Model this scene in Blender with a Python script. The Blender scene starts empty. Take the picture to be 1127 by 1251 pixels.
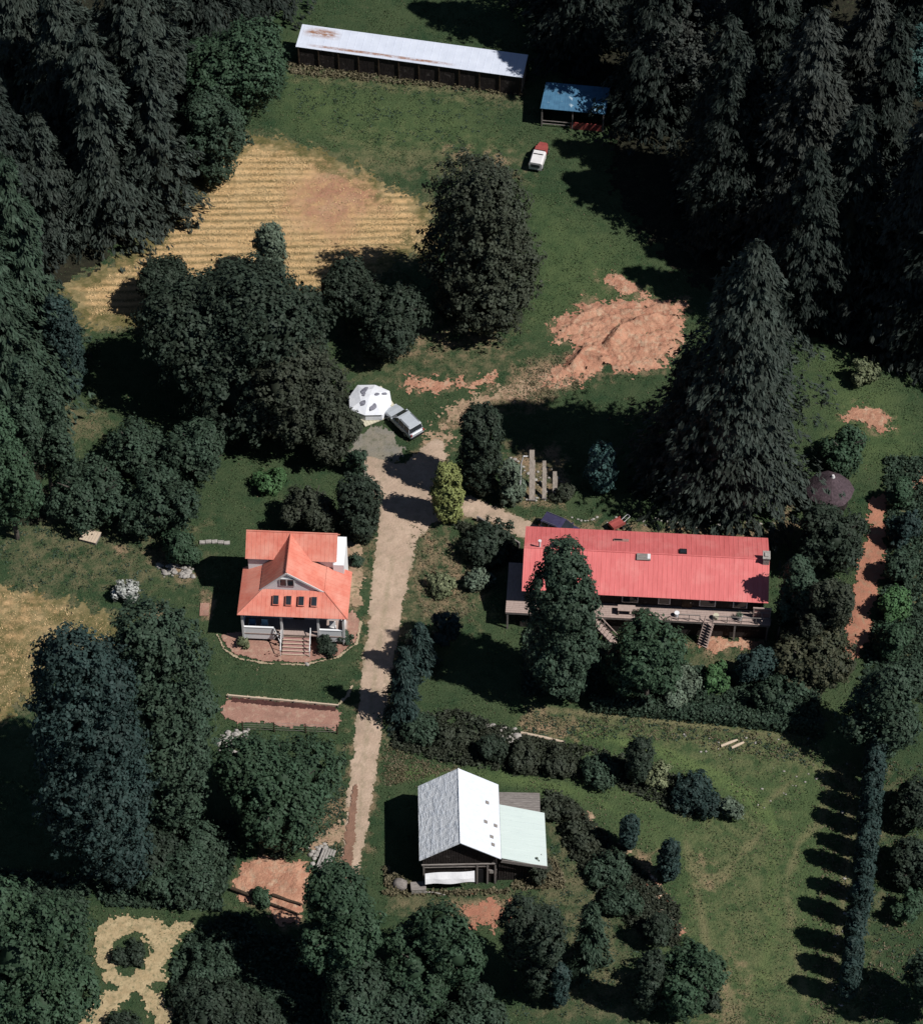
import bpy, math, random
import numpy as np
from mathutils import Vector, Matrix

R = math.radians
C = bpy.context.scene.collection
scene = bpy.context.scene

# ------------------------------------------------------------------ camera geometry
PITCH, FOV, DIST = R(50), R(20), 295.0
CX, CY = 563.5, 625.5
F = CY / math.tan(FOV / 2)
SP, CP = math.sin(PITCH), math.cos(PITCH)
CAM = np.array([0.0, -DIST * CP, DIST * SP])


def P(px, py, z=0.0):
    """point of the place seen at photo position px, py on the level z"""
    u, v = (px - CX) / F, (CY - py) / F
    d = np.array([u, CP + v * SP, -SP + v * CP])
    t = (z - CAM[2]) / d[2]
    return CAM + d * t


def to_px(x, y, z=0.0):
    dx, dy, dz = x - CAM[0], y - CAM[1], z - CAM[2]
    dep = dy * CP - dz * SP
    return CX + F * dx / dep, CY - F * (dy * SP + dz * CP) / dep


def scale_at(px, py):
    p = P(px, py)
    dep = (p[1] - CAM[1]) * CP - (p[2] - CAM[2]) * SP
    return F / dep


# ------------------------------------------------------------------ numpy noise
def _hash(i, j, s):
    n = (i * 374761393 + j * 668265263 + s * 974634777) & 0xFFFFFFFF
    n = ((n ^ (n >> 13)) * 1274126177) & 0xFFFFFFFF
    n = n ^ (n >> 16)
    return (n & 0xFFFF) / 65535.0


def vnoise(x, y, s=0):
    x, y = np.asarray(x, float), np.asarray(y, float)
    xi, yi = np.floor(x).astype(np.int64), np.floor(y).astype(np.int64)
    fx, fy = x - xi, y - yi
    fx, fy = fx * fx * (3 - 2 * fx), fy * fy * (3 - 2 * fy)
    a, b = _hash(xi, yi, s), _hash(xi + 1, yi, s)
    c, d = _hash(xi, yi + 1, s), _hash(xi + 1, yi + 1, s)
    return (a * (1 - fx) + b * fx) * (1 - fy) + (c * (1 - fx) + d * fx) * fy


def fbm(x, y, s=0, o=4):
    v, a, t = 0, 0.5, 0
    for k in range(o):
        v = v + a * vnoise(x * 2 ** k, y * 2 ** k, s + k * 17)
        t += a
        a *= 0.5
    return v / t


def hgt(x, y):
    return 0.22 * (fbm(np.asarray(x) * 0.07, np.asarray(y) * 0.07, 5, 3) - 0.5)


def ground_pt(px, py):
    p = P(px, py)
    return Vector((p[0], p[1], float(hgt(p[0], p[1]))))


# ------------------------------------------------------------------ materials
def nodes(name):
    m = bpy.data.materials.new(name)
    m.use_nodes = True
    nt = m.node_tree
    return m, nt, nt.nodes['Principled BSDF']


def N(nt, typ, **kw):
    n = nt.nodes.new(typ)
    for k, v in kw.items():
        setattr(n, k, v)
    return n


def mixc(nt, fac, a, b):
    m = N(nt, 'ShaderNodeMix', data_type='RGBA')
    for s, v in ((m.inputs[0], fac), (m.inputs[6], a), (m.inputs[7], b)):
        if hasattr(v, 'links'):
            nt.links.new(v, s)
        elif isinstance(v, (int, float)):
            s.default_value = v
        else:
            s.default_value = (*v, 1)
    return m.outputs[2]


def noise(nt, vec, scale, detail=4, rough=0.6, lo=0.35, hi=0.65):
    n = N(nt, 'ShaderNodeTexNoise')
    n.inputs['Scale'].default_value = scale
    n.inputs['Detail'].default_value = detail
    n.inputs['Roughness'].default_value = rough
    nt.links.new(vec, n.inputs['Vector'])
    r = N(nt, 'ShaderNodeMapRange')
    r.inputs[1].default_value, r.inputs[2].default_value = lo, hi
    nt.links.new(n.outputs['Fac'], r.inputs[0])
    return r.outputs[0]


def math_(nt, op, a, b=0.0, clamp=False):
    m = N(nt, 'ShaderNodeMath', operation=op)
    m.use_clamp = clamp
    for s, v in ((m.inputs[0], a), (m.inputs[1], b)):
        if hasattr(v, 'links'):
            nt.links.new(v, s)
        else:
            s.default_value = v
    return m.outputs[0]


def bump(nt, bs, h, strength, dist):
    b = N(nt, 'ShaderNodeBump')
    b.inputs['Strength'].default_value = strength
    b.inputs['Distance'].default_value = dist
    nt.links.new(h, b.inputs['Height'])
    nt.links.new(b.outputs[0], bs.inputs['Normal'])


def mat(name, c1, c2=None, scale=3.0, rough=0.7, spec=0.3, metal=0.0, bmp=0.0, lo=0.35, hi=0.65, stretch=None,
        c3=None, scale3=0.6, lo3=0.55, hi3=0.7):
    m, nt, bs = nodes(name)
    bs.inputs['Roughness'].default_value = rough
    bs.inputs['Specular IOR Level'].default_value = spec
    bs.inputs['Metallic'].default_value = metal
    tc = N(nt, 'ShaderNodeTexCoord').outputs['Object']
    v = tc
    if stretch:
        mp = N(nt, 'ShaderNodeMapping')
        mp.inputs['Scale'].default_value = stretch
        nt.links.new(tc, mp.inputs['Vector'])
        v = mp.outputs[0]
    if c2 is None:
        c2 = tuple(x * 0.8 for x in c1)
    f = noise(nt, v, scale, 5, 0.65, lo, hi)
    col = mixc(nt, f, c1, c2)
    if c3 is not None:
        col = mixc(nt, noise(nt, tc, scale3, 5, 0.6, lo3, hi3), col, c3)
    nt.links.new(col, bs.inputs['Base Color'])
    if bmp:
        bump(nt, bs, f, 0.6, bmp)
    return m


M = {}
M['red_roof'] = mat('red_metal_roof', (0.68, 0.228, 0.162), (0.60, 0.170, 0.120), 1.6, 0.5, 0.35, stretch=(1, 0.5, 1), c3=(0.72, 0.33, 0.25), scale3=0.5, lo3=0.42, hi3=0.75)
M['pink_roof'] = mat('faded_red_metal_roof', (0.70, 0.175, 0.170), (0.60, 0.140, 0.135), 0.9, 0.5, 0.35, stretch=(3, 0.4, 1),
                     c3=(0.72, 0.25, 0.23), scale3=0.35, lo3=0.5, hi3=0.8)
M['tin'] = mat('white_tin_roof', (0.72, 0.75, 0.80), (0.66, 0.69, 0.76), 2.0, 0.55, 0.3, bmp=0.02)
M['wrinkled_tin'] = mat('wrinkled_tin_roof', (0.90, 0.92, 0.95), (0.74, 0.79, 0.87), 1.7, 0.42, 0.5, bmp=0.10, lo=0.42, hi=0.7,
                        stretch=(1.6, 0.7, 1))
M['mint'] = mat('pale_mint_sheet', (0.58, 0.655, 0.625), (0.54, 0.615, 0.59), 1.0, 0.6, 0.2, stretch=(0.4, 3, 1))
M['rusty_tin'] = mat('rust_flecked_white_tin', (0.66, 0.70, 0.80), (0.58, 0.62, 0.72), 0.6, 0.55, 0.3)
mt, nt, bs = M['rusty_tin'], M['rusty_tin'].node_tree, M['rusty_tin'].node_tree.nodes['Principled BSDF']
tc = N(nt, 'ShaderNodeTexCoord').outputs['Object']
sx_ = N(nt, 'ShaderNodeSeparateXYZ')
nt.links.new(tc, sx_.inputs[0])


def window_(v, lo, hi, w):
    up = math_(nt, 'MULTIPLY', math_(nt, 'SUBTRACT', v, lo), 1 / w, True)
    dn = math_(nt, 'MULTIPLY', math_(nt, 'SUBTRACT', hi, v), 1 / w, True)
    return math_(nt, 'MULTIPLY', up, dn)


m1 = math_(nt, 'MULTIPLY', window_(sx_.outputs[0], 0.2, 5.0, 1.5), window_(sx_.outputs[1], 1.6, 3.3, 0.8))
m2 = math_(nt, 'MULTIPLY', window_(sx_.outputs[0], 1.0, 19.0, 2.5), window_(sx_.outputs[1], 0.25, 0.75, 0.15))
mp = N(nt, 'ShaderNodeMapping')
mp.inputs['Scale'].default_value = (0.5, 1.6, 1)
nt.links.new(tc, mp.inputs['Vector'])
rn = noise(nt, mp.outputs[0], 2.2, 6, 0.75, 0.36, 0.56)
mk = math_(nt, 'MULTIPLY', math_(nt, 'MAXIMUM', math_(nt, 'MULTIPLY', m1, 1.4, True), m2), rn, True)
old = bs.inputs['Base Color'].links[0].from_socket
nt.links.new(mixc(nt, mk, old, (0.30, 0.15, 0.09)), bs.inputs['Base Color'])
M['blue_tin'] = mat('blue_painted_tin', (0.075, 0.19, 0.30), (0.05, 0.13, 0.22), 1.2, 0.5, 0.3, c3=(0.35, 0.45, 0.52), scale3=1.1,
                    lo3=0.63, hi3=0.68)
M['white'] = mat('white_siding', (0.86, 0.86, 0.87), (0.80, 0.81, 0.83), 2.5, 0.6, 0.25, stretch=(0.3, 0.3, 6))
M['grey_wood'] = mat('weathered_grey_boards', (0.30, 0.27, 0.25), (0.17, 0.15, 0.14), 5, 0.85, 0.1, stretch=(0.4, 3, 3), bmp=0.02)
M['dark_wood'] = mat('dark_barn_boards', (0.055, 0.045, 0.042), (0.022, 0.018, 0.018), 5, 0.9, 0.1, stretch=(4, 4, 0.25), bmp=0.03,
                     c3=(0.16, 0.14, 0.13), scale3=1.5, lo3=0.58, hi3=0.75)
M['pale_wood'] = mat('pale_timber', (0.62, 0.50, 0.38), (0.46, 0.36, 0.27), 4, 0.8, 0.15, stretch=(4, 0.4, 4))
M['deck'] = mat('sun_bleached_deck', (0.46, 0.35, 0.31), (0.32, 0.24, 0.21), 3, 0.85, 0.1, stretch=(6, 0.6, 1))
M['step'] = mat('pink_steps', (0.42, 0.24, 0.21), (0.33, 0.18, 0.16), 4, 0.8, 0.15)
M['glass'] = mat('window_glass', (0.02, 0.025, 0.03), (0.03, 0.035, 0.045), 1, 0.08, 0.5)
M['black'] = mat('black_rubber', (0.015, 0.015, 0.016), None, 4, 0.7, 0.2)
M['dark'] = mat('dark_recess', (0.02, 0.02, 0.022), None, 3, 0.9, 0.1)
M['log'] = mat('brown_bark', (0.09, 0.065, 0.045), (0.045, 0.032, 0.024), 6, 0.95, 0.05, stretch=(1, 1, 0.3), bmp=0.03)
M['grey_bark'] = mat('grey_bark', (0.13, 0.115, 0.10), (0.06, 0.05, 0.045), 6, 0.95, 0.05, stretch=(1, 1, 0.3), bmp=0.03)
M['patchgrey'] = mat('grey_blotch', (0.10, 0.10, 0.13), (0.30, 0.30, 0.35), 3.5, 0.9, 0.05)  # uneven grey, darker than the canvas
M['bleached'] = mat('bleached_timber', (0.50, 0.43, 0.37), (0.25, 0.21, 0.18), 3.5, 0.9, 0.1, stretch=(4, 1, 0.6), bmp=0.03)
M['canvas'] = mat('white_canvas', (0.80, 0.81, 0.85), (0.72, 0.74, 0.80), 1.5, 0.8, 0.1, bmp=0.03)
M['cream'] = mat('cream_boards', (0.62, 0.58, 0.44), (0.52, 0.48, 0.36), 3, 0.8, 0.1, stretch=(1, 6, 1))
M['silver'] = mat('silver_paint', (0.62, 0.66, 0.70), (0.56, 0.60, 0.65), 1.5, 0.28, 0.5, metal=0.25)
M['navy'] = mat('dark_plum_paint', (0.055, 0.05, 0.10), (0.04, 0.035, 0.075), 1.5, 0.25, 0.5)
M['red'] = mat('faded_red_paint', (0.36, 0.085, 0.075), (0.27, 0.06, 0.055), 2, 0.4, 0.4)
M['white_paint'] = mat('white_paint', (0.76, 0.74, 0.74), (0.66, 0.64, 0.64), 2, 0.45, 0.4)
M['chrome'] = mat('pale_metal', (0.5, 0.5, 0.52), None, 3, 0.35, 0.5, metal=0.8)
M['lens_red'] = mat('red_lens', (0.35, 0.02, 0.02), None, 3, 0.2, 0.5)
M['lens'] = mat('clear_lens', (0.7, 0.72, 0.74), None, 3, 0.1, 0.5)
M['thatch'] = mat('purple_brown_shingles', (0.105, 0.075, 0.085), (0.055, 0.04, 0.046), 4, 0.9, 0.1, bmp=0.04)
M['stone'] = mat('pale_stone', (0.42, 0.39, 0.36), (0.26, 0.24, 0.22), 4, 0.85, 0.15, bmp=0.03)
M['blue_cloth'] = mat('blue_fabric', (0.06, 0.16, 0.28), (0.04, 0.11, 0.2), 4, 0.9, 0.1)
M['sky_cloth'] = mat('pale_blue_fabric', (0.35, 0.55, 0.66), (0.28, 0.45, 0.55), 4, 0.9, 0.1)
M['sheet'] = mat('bright_white_sheet', (0.82, 0.82, 0.84), (0.74, 0.74, 0.77), 2, 0.6, 0.2, bmp=0.02)


def soil(name, a, b, c=None, scale=0.8, bmp=0.05, fine=6.0, lo=0.38, hi=0.64):
    m, nt, bs = nodes(name)
    bs.inputs['Roughness'].default_value = 0.95
    bs.inputs['Specular IOR Level'].default_value = 0.08
    tc = N(nt, 'ShaderNodeTexCoord').outputs['Object']
    f1 = noise(nt, tc, scale, 5, 0.62, lo, hi)
    f2 = noise(nt, tc, fine, 4, 0.7, 0.3, 0.7)
    col = mixc(nt, f1, a, b)
    if c is not None:
        col = mixc(nt, noise(nt, tc, scale * 2.3, 5, 0.65, 0.5, 0.66), col, c)
    col = mixc(nt, math_(nt, 'MULTIPLY', noise(nt, tc, scale * 0.6, 6, 0.7, 0.48, 0.66), 0.5), col, (b[0] * 0.62, b[1] * 0.66, b[2] * 0.66))
    col = mixc(nt, math_(nt, 'MULTIPLY', f2, 0.32), col, tuple(x * 0.42 for x in a))
    nt.links.new(col, bs.inputs['Base Color'])
    bump(nt, bs, f2, 0.7, bmp)
    return m


M['road'] = soil('pale_dirt_road', (0.55, 0.41, 0.31), (0.46, 0.335, 0.25), (0.39, 0.30, 0.215), 0.45, 0.05, 4)
nt, bs = M['road'].node_tree, M['road'].node_tree.nodes['Principled BSDF']
mid_ = N(nt, 'ShaderNodeAttribute', attribute_name='middle').outputs['Fac']
tc = N(nt, 'ShaderNodeTexCoord').outputs['Object']
mf = math_(nt, 'MULTIPLY', mid_, noise(nt, tc, 0.9, 5, 0.7, 0.35, 0.65), True)
old = bs.inputs['Base Color'].links[0].from_socket
c1_ = mixc(nt, math_(nt, 'MULTIPLY', mf, 0.75), old, (0.24, 0.21, 0.13))
st_ = noise(nt, tc, 11, 3, 0.6, 0.62, 0.72)
nt.links.new(mixc(nt, math_(nt, 'MULTIPLY', st_, 0.6), c1_, (0.62, 0.54, 0.46)), bs.inputs['Base Color'])
M['gravel'] = soil('grey_gravel', (0.24, 0.225, 0.195), (0.30, 0.26, 0.20), (0.15, 0.15, 0.10), 0.5, 0.04, 7)
M['redsoil'] = soil('red_bare_earth', (0.60, 0.325, 0.215), (0.44, 0.205, 0.135), (0.56, 0.39, 0.27), 0.6, 0.14, 3)
M['strip'] = soil('red_strip_soil', (0.47, 0.215, 0.14), (0.41, 0.18, 0.12), (0.36, 0.23, 0.15), 0.7, 0.05, 6)
M['bed'] = soil('pinkish_bed_soil', (0.42, 0.235, 0.18), (0.35, 0.19, 0.145), (0.46, 0.31, 0.23), 0.8, 0.04, 6)
M['mulch'] = soil('dark_mulch', (0.11, 0.05, 0.042), (0.07, 0.032, 0.03), None, 2.0, 0.06, 8)
M['garden'] = soil('tan_garden_soil', (0.46, 0.33, 0.22), (0.36, 0.23, 0.155), (0.12, 0.12, 0.06), 0.9, 0.04, 6)
M['looppath'] = soil('dry_straw_path', (0.54, 0.42, 0.25), (0.42, 0.31, 0.175), (0.22, 0.20, 0.11), 1.3, 0.05, 5)
M['floor'] = soil('shade_dark_litter', (0.035, 0.032, 0.022), (0.022, 0.024, 0.016), (0.05, 0.05, 0.03), 0.8, 0.08, 4)  # near-black litter colour that paints in the shade under the woods
M['track'] = soil('reddish_wheel_track', (0.30, 0.175, 0.125), (0.24, 0.135, 0.095), None, 0.8, 0.04, 5)
M['paling'] = soil('pale_edging', (0.50, 0.40, 0.28), (0.40, 0.31, 0.2), None, 2, 0.03, 8)

# straw stubble with mown rows
m, nt, bs = nodes('straw_stubble')
bs.inputs['Roughness'].default_value = 0.95
bs.inputs['Specular IOR Level'].default_value = 0.05
tc = N(nt, 'ShaderNodeTexCoord').outputs['Object']
ga = N(nt, 'ShaderNodeAttribute', attribute_name='pink').outputs['Fac']
gg = N(nt, 'ShaderNodeAttribute', attribute_name='green').outputs['Fac']
mp = N(nt, 'ShaderNodeMapping')
mp.inputs['Rotation'].default_value = (0, 0, R(-7))
mp.inputs['Scale'].default_value = (0.25, 1, 1)
nt.links.new(tc, mp.inputs['Vector'])
f0 = noise(nt, mp.outputs[0], 1.2, 5, 0.6, 0.35, 0.65)
col = mixc(nt, f0, (0.80, 0.515, 0.26), (0.68, 0.435, 0.215))
wv = N(nt, 'ShaderNodeTexWave', bands_direction='Y')
wv.inputs['Scale'].default_value = 0.30
wv.inputs['Distortion'].default_value = 3.2
wv.inputs['Detail'].default_value = 4
wv.inputs['Detail Scale'].default_value = 0.9
nt.links.new(mp.outputs[0], wv.inputs['Vector'])
rows = math_(nt, 'MULTIPLY', math_(nt, 'POWER', wv.outputs['Fac'], 1.6), math_(nt, 'SUBTRACT', 1.0, ga, True), True)
rows = math_(nt, 'MULTIPLY', rows, noise(nt, mp.outputs[0], 0.5, 4, 0.6, 0.22, 0.5))
col = mixc(nt, rows, col, (0.17, 0.135, 0.06))
col = mixc(nt, math_(nt, 'MULTIPLY', ga, noise(nt, tc, 0.7, 5, 0.65, 0.22, 0.55)), col, (0.40, 0.18, 0.13))
gm = math_(nt, 'MULTIPLY', math_(nt, 'ADD', gg, math_(nt, 'SUBTRACT', noise(nt, tc, 0.9, 6, 0.7, 0.3, 0.7), 0.5)), 1.6, True)
gm = math_(nt, 'MULTIPLY', gm, math_(nt, 'GREATER_THAN', gg, 0.02))
col = mixc(nt, gm, col, (0.07, 0.085, 0.03))
col = mixc(nt, math_(nt, 'MULTIPLY', noise(nt, tc, 1.7, 6, 0.75, 0.45, 0.68), 0.5), col, (0.34, 0.25, 0.125))
col = mixc(nt, math_(nt, 'MULTIPLY', noise(nt, tc, 0.35, 5, 0.7, 0.45, 0.7), 0.35), col, (0.80, 0.60, 0.35))
fi = noise(nt, tc, 5, 5, 0.75, 0.3, 0.7)
col = mixc(nt, math_(nt, 'MULTIPLY', fi, 0.45), col, (0.27, 0.185, 0.09))
nt.links.new(col, bs.inputs['Base Color'])
bump(nt, bs, fi, 0.8, 0.06)
M['straw'] = m

# grass ground
m, nt, bs = nodes('grass_ground')
bs.inputs['Roughness'].default_value = 0.95
bs.inputs['Specular IOR Level'].default_value = 0.05
tc = N(nt, 'ShaderNodeTexCoord').outputs['Object']
dry = N(nt, 'ShaderNodeAttribute', attribute_name='dry').outputs['Fac']
bare = N(nt, 'ShaderNodeAttribute', attribute_name='bare').outputs['Fac']
lush = N(nt, 'ShaderNodeAttribute', attribute_name='lush').outputs['Fac']
n_big = noise(nt, tc, 0.16, 6, 0.65, 0.38, 0.62)
n_mid = noise(nt, tc, 0.8, 5, 0.65, 0.33, 0.67)
n_fin = noise(nt, tc, 5.0, 4, 0.7, 0.3, 0.7)
col = mixc(nt, n_big, (0.028, 0.066, 0.031), (0.068, 0.102, 0.048))
col = mixc(nt, math_(nt, 'MULTIPLY', n_mid, 0.6), col, (0.100, 0.125, 0.062))
df = math_(nt, 'ADD', math_(nt, 'MULTIPLY', dry, 1.5), math_(nt, 'SUBTRACT', math_(nt, 'MULTIPLY', n_mid, 0.9), 0.75), True)
df = math_(nt, 'MULTIPLY', df, math_(nt, 'GREATER_THAN', dry, 0.01))
col = mixc(nt, df, col, (0.25, 0.205, 0.12))
lf = math_(nt, 'MULTIPLY', lush, math_(nt, 'ADD', math_(nt, 'MULTIPLY', n_mid, 0.5), 0.5), True)
col = mixc(nt, lf, col, (0.155, 0.215, 0.080))
bf = math_(nt, 'ADD', math_(nt, 'MULTIPLY', bare, 1.6), math_(nt, 'SUBTRACT', math_(nt, 'MULTIPLY', n_mid, 1.0), 0.85), True)
bf = math_(nt, 'MULTIPLY', bf, math_(nt, 'GREATER_THAN', bare, 0.01))
col = mixc(nt, bf, col, (0.42, 0.28, 0.18))
col = mixc(nt, math_(nt, 'MULTIPLY', n_fin, 0.40), col, (0.020, 0.028, 0.014))
nt.links.new(col, bs.inputs['Base Color'])
bump(nt, bs, n_fin, 0.9, 0.10)
M['grass'] = m


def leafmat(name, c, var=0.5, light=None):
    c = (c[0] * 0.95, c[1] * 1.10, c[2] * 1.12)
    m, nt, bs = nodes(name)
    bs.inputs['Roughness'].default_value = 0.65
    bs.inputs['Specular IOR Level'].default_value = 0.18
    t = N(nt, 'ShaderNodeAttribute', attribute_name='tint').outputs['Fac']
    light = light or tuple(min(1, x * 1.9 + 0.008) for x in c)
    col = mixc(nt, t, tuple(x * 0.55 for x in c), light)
    tc = N(nt, 'ShaderNodeTexCoord').outputs['Object']
    col = mixc(nt, math_(nt, 'MULTIPLY', noise(nt, tc, 0.45, 3, 0.6, 0.35, 0.65), 0.45), col,
               (c[0] * 1.12 + 0.003, c[1] * 1.0, c[2] * 0.92))
    nt.links.new(col, bs.inputs['Base Color'])
    return m


L = {
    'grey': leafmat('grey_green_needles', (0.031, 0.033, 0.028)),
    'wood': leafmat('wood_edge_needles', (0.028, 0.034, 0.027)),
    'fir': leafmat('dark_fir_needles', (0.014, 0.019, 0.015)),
    'dark': leafmat('dark_leaves', (0.020, 0.028, 0.018)),
    'green': leafmat('green_leaves', (0.027, 0.047, 0.025)),
    'mid': leafmat('mid_green_leaves', (0.027, 0.042, 0.026)),
    'blue': leafmat('blue_green_leaves', (0.018, 0.032, 0.028)),
    'olive': leafmat('olive_leaves', (0.15, 0.15, 0.05)),
    'brown': leafmat('brownish_leaves', (0.030, 0.033, 0.021)),
    'mottled': leafmat('mottled_green_leaves', (0.032, 0.042, 0.026), light=(0.10, 0.095, 0.055)),
    'pale': leafmat('pale_grey_leaves', (0.085, 0.10, 0.07)),
    'lush': leafmat('bright_leaves', (0.045, 0.085, 0.032)),
    'teal': leafmat('teal_leaves', (0.040, 0.075, 0.068)),
    'white': leafmat('white_blossom', (0.06, 0.075, 0.05), light=(0.75, 0.75, 0.72)),
    'yellow': leafmat('yellowish_leaves', (0.060, 0.078, 0.036), light=(0.26, 0.28, 0.16)),
    'blade': leafmat('grass_blades', (0.046, 0.074, 0.032), light=(0.090, 0.130, 0.058)),
    'strawblade': leafmat('straw_stalks', (0.36, 0.25, 0.12), light=(0.82, 0.56, 0.30)),
    'dryblade': leafmat('dry_grass_blades', (0.12, 0.10, 0.055), light=(0.2, 0.17, 0.11)),
}


# ------------------------------------------------------------------ object helpers
def tag(o, label=None, cat=None, group=None, kind=None):
    for k, v in (('label', label), ('category', cat), ('group', group), ('kind', kind)):
        if v:
            o[k] = v
    return o


def empty(name, loc, rz=0.0, label=None, cat=None, group=None):
    o = bpy.data.objects.new(name, None)
    C.objects.link(o)
    o.location = loc
    o.rotation_euler = (0, 0, rz)
    o.empty_display_size = 0.3
    return tag(o, label, cat, group)


def np_mesh(name, co, faces, material, parent=None, attrs=None, smooth=False):
    """co (n,3); faces (m,k) one polygon size"""
    me = bpy.data.meshes.new(name)
    co = np.ascontiguousarray(co, dtype=np.float32)
    nf, k = faces.shape
    me.vertices.add(len(co))
    me.vertices.foreach_set('co', co.ravel())
    me.loops.add(nf * k)
    me.loops.foreach_set('vertex_index', np.ascontiguousarray(faces, dtype=np.int32).ravel())
    me.polygons.add(nf)
    me.polygons.foreach_set('loop_start', np.arange(0, nf * k, k, dtype=np.int32))
    if smooth:
        me.polygons.foreach_set('use_smooth', np.ones(nf, dtype=bool))
    for an, av in (attrs or {}).items():
        at = me.attributes.new(an, 'FLOAT', 'POINT')
        at.data.foreach_set('value', np.ascontiguousarray(av, dtype=np.float32))
    me.update(calc_edges=True)
    me.materials.append(material)
    o = bpy.data.objects.new(name, me)
    C.objects.link(o)
    o.parent = parent
    return o


class MB:
    def __init__(self):
        self.v, self.f = [], []

    def add(self, vs, fs):
        b = len(self.v)
        self.v += [tuple(map(float, v)) for v in vs]
        self.f += [tuple(i + b for i in f) for f in fs]
        return self

    def box(self, c, s, rz=0.0, rx=0.0, ry=0.0):
        mt = Matrix.Translation(c) @ Matrix.Rotation(rz, 4, 'Z') @ Matrix.Rotation(rx, 4, 'X') @ Matrix.Rotation(ry, 4, 'Y')
        hx, hy, hz = s[0] / 2, s[1] / 2, s[2] / 2
        vs = [mt @ Vector((x, y, z)) for z in (-hz, hz) for x, y in ((-hx, -hy), (hx, -hy), (hx, hy), (-hx, hy))]
        return self.add(vs, [(3, 2, 1, 0), (4, 5, 6, 7), (0, 1, 5, 4), (1, 2, 6, 5), (2, 3, 7, 6), (3, 0, 4, 7)])

    def tube(self, p0, p1, r0, r1=None, n=8, caps=True):
        r1 = r0 if r1 is None else r1
        p0, p1 = Vector(p0), Vector(p1)
        d = (p1 - p0).normalized()
        a = d.orthogonal().normalized()
        b = d.cross(a)
        vs = []
        for p, r in ((p0, r0), (p1, r1)):
            for k in range(n):
                t = 2 * math.pi * k / n
                vs.append(p + (a * math.cos(t) + b * math.sin(t)) * r)
        fs = [(k, (k + 1) % n, n + (k + 1) % n, n + k) for k in range(n)]
        if caps:
            fs += [tuple(range(n - 1, -1, -1)), tuple(range(n, 2 * n))]
        return self.add(vs, fs)

    def slab(self, poly, t):
        """polygon with thickness t straight below it"""
        n = len(poly)
        top = [Vector(p) for p in poly]
        nrm = (top[1] - top[0]).cross(top[2] - top[0]).normalized()
        if nrm.z < -1e-6:
            nrm = -nrm
        bot = [p - nrm * t for p in top]
        return self.add(top + bot, [tuple(range(n)), tuple(range(2 * n - 1, n - 1, -1))] +
                        [(k, k + n, (k + 1) % n + n, (k + 1) % n) for k in range(n)])

    def ribs(self, poly, edir, spacing, w=0.05, h=0.022):
        """standing seams running up a roof plane, square to the eave direction"""
        poly = [Vector(p) for p in poly]
        nrm = (poly[1] - poly[0]).cross(poly[2] - poly[0]).normalized()
        if nrm.z < 0:
            nrm = -nrm
        e = Vector(edir).normalized()
        s = nrm.cross(e).normalized()
        o = poly[0]
        q = [((p - o).dot(e), (p - o).dot(s)) for p in poly]
        u0, u1 = min(a for a, _ in q), max(a for a, _ in q)
        u = u0 + spacing * 0.5
        while u < u1:
            ys = []
            for k in range(len(q)):
                (a, b), (c, d) = q[k], q[(k + 1) % len(q)]
                if (a - u) * (c - u) < 0:
                    ys.append(b + (d - b) * (u - a) / (c - a))
            if len(ys) >= 2:
                lo, hi = min(ys) + 0.02, max(ys) - 0.02
                if hi - lo > 0.15:
                    vs = []
                    for uu, zz in ((u - w / 2, 0.0), (u + w / 2, 0.0), (u + w / 4, h), (u - w / 4, h)):
                        for t in (lo, hi):
                            vs.append(o + e * uu + s * t + nrm * zz)
                    self.add(vs, [(0, 2, 3, 1), (2, 4, 5, 3), (4, 6, 7, 5), (6, 0, 1, 7), (0, 6, 4, 2), (1, 3, 5, 7)])
            u += spacing
        return self

    def build(self, name, material, parent=None, bevel=0.0, smooth=False):
        me = bpy.data.meshes.new(name)
        me.from_pydata(self.v, [], self.f)
        me.update()
        me.materials.append(material)
        if smooth:
            for p in me.polygons:
                p.use_smooth = True
        o = bpy.data.objects.new(name, me)
        C.objects.link(o)
        o.parent = parent
        if bevel:
            b = o.modifiers.new('bevel', 'BEVEL')
            b.width = bevel
            b.segments = 2
            b.limit_method = 'ANGLE'
        return o


# ------------------------------------------------------------------ zones of the ground, drawn in the photo's own frame and put on the ground
def sd_poly(px, py, poly):
    """signed distance (positive inside) in photo pixels, y stretched so that it is even on the ground"""
    k = 1.3
    py = py * k
    pts = [(a, b * k) for a, b in poly]
    d = np.full(px.shape, 1e9)
    ins = np.zeros(px.shape, bool)
    n = len(pts)
    for i in range(n):
        ax, ay = pts[i]
        bx, by = pts[(i + 1) % n]
        ex, ey = bx - ax, by - ay
        t = np.clip(((px - ax) * ex + (py - ay) * ey) / (ex * ex + ey * ey + 1e-9), 0, 1)
        d = np.minimum(d, np.hypot(px - ax - t * ex, py - ay - t * ey))
        c = ((ay > py) != (by > py)) & (px < ex * (py - ay) / (ey if abs(ey) > 1e-9 else 1e-9) + ax)
        ins ^= c
    return np.where(ins, d, -d)


def sd_line(px, py, pts):
    """pts: (x, y, halfwidth)"""
    k = 1.3
    d = np.full(px.shape, -1e9)
    for (ax, ay, aw), (bx, by, bw) in zip(pts[:-1], pts[1:]):
        ex, ey = bx - ax, (by - ay) * k
        t = np.clip(((px - ax) * ex + (py * k - ay * k) * ey) / (ex * ex + ey * ey + 1e-9), 0, 1)
        d = np.maximum(d, (aw + (bw - aw) * t) - np.hypot(px - ax - t * ex, py * k - ay * k - t * ey))
    return d


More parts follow.
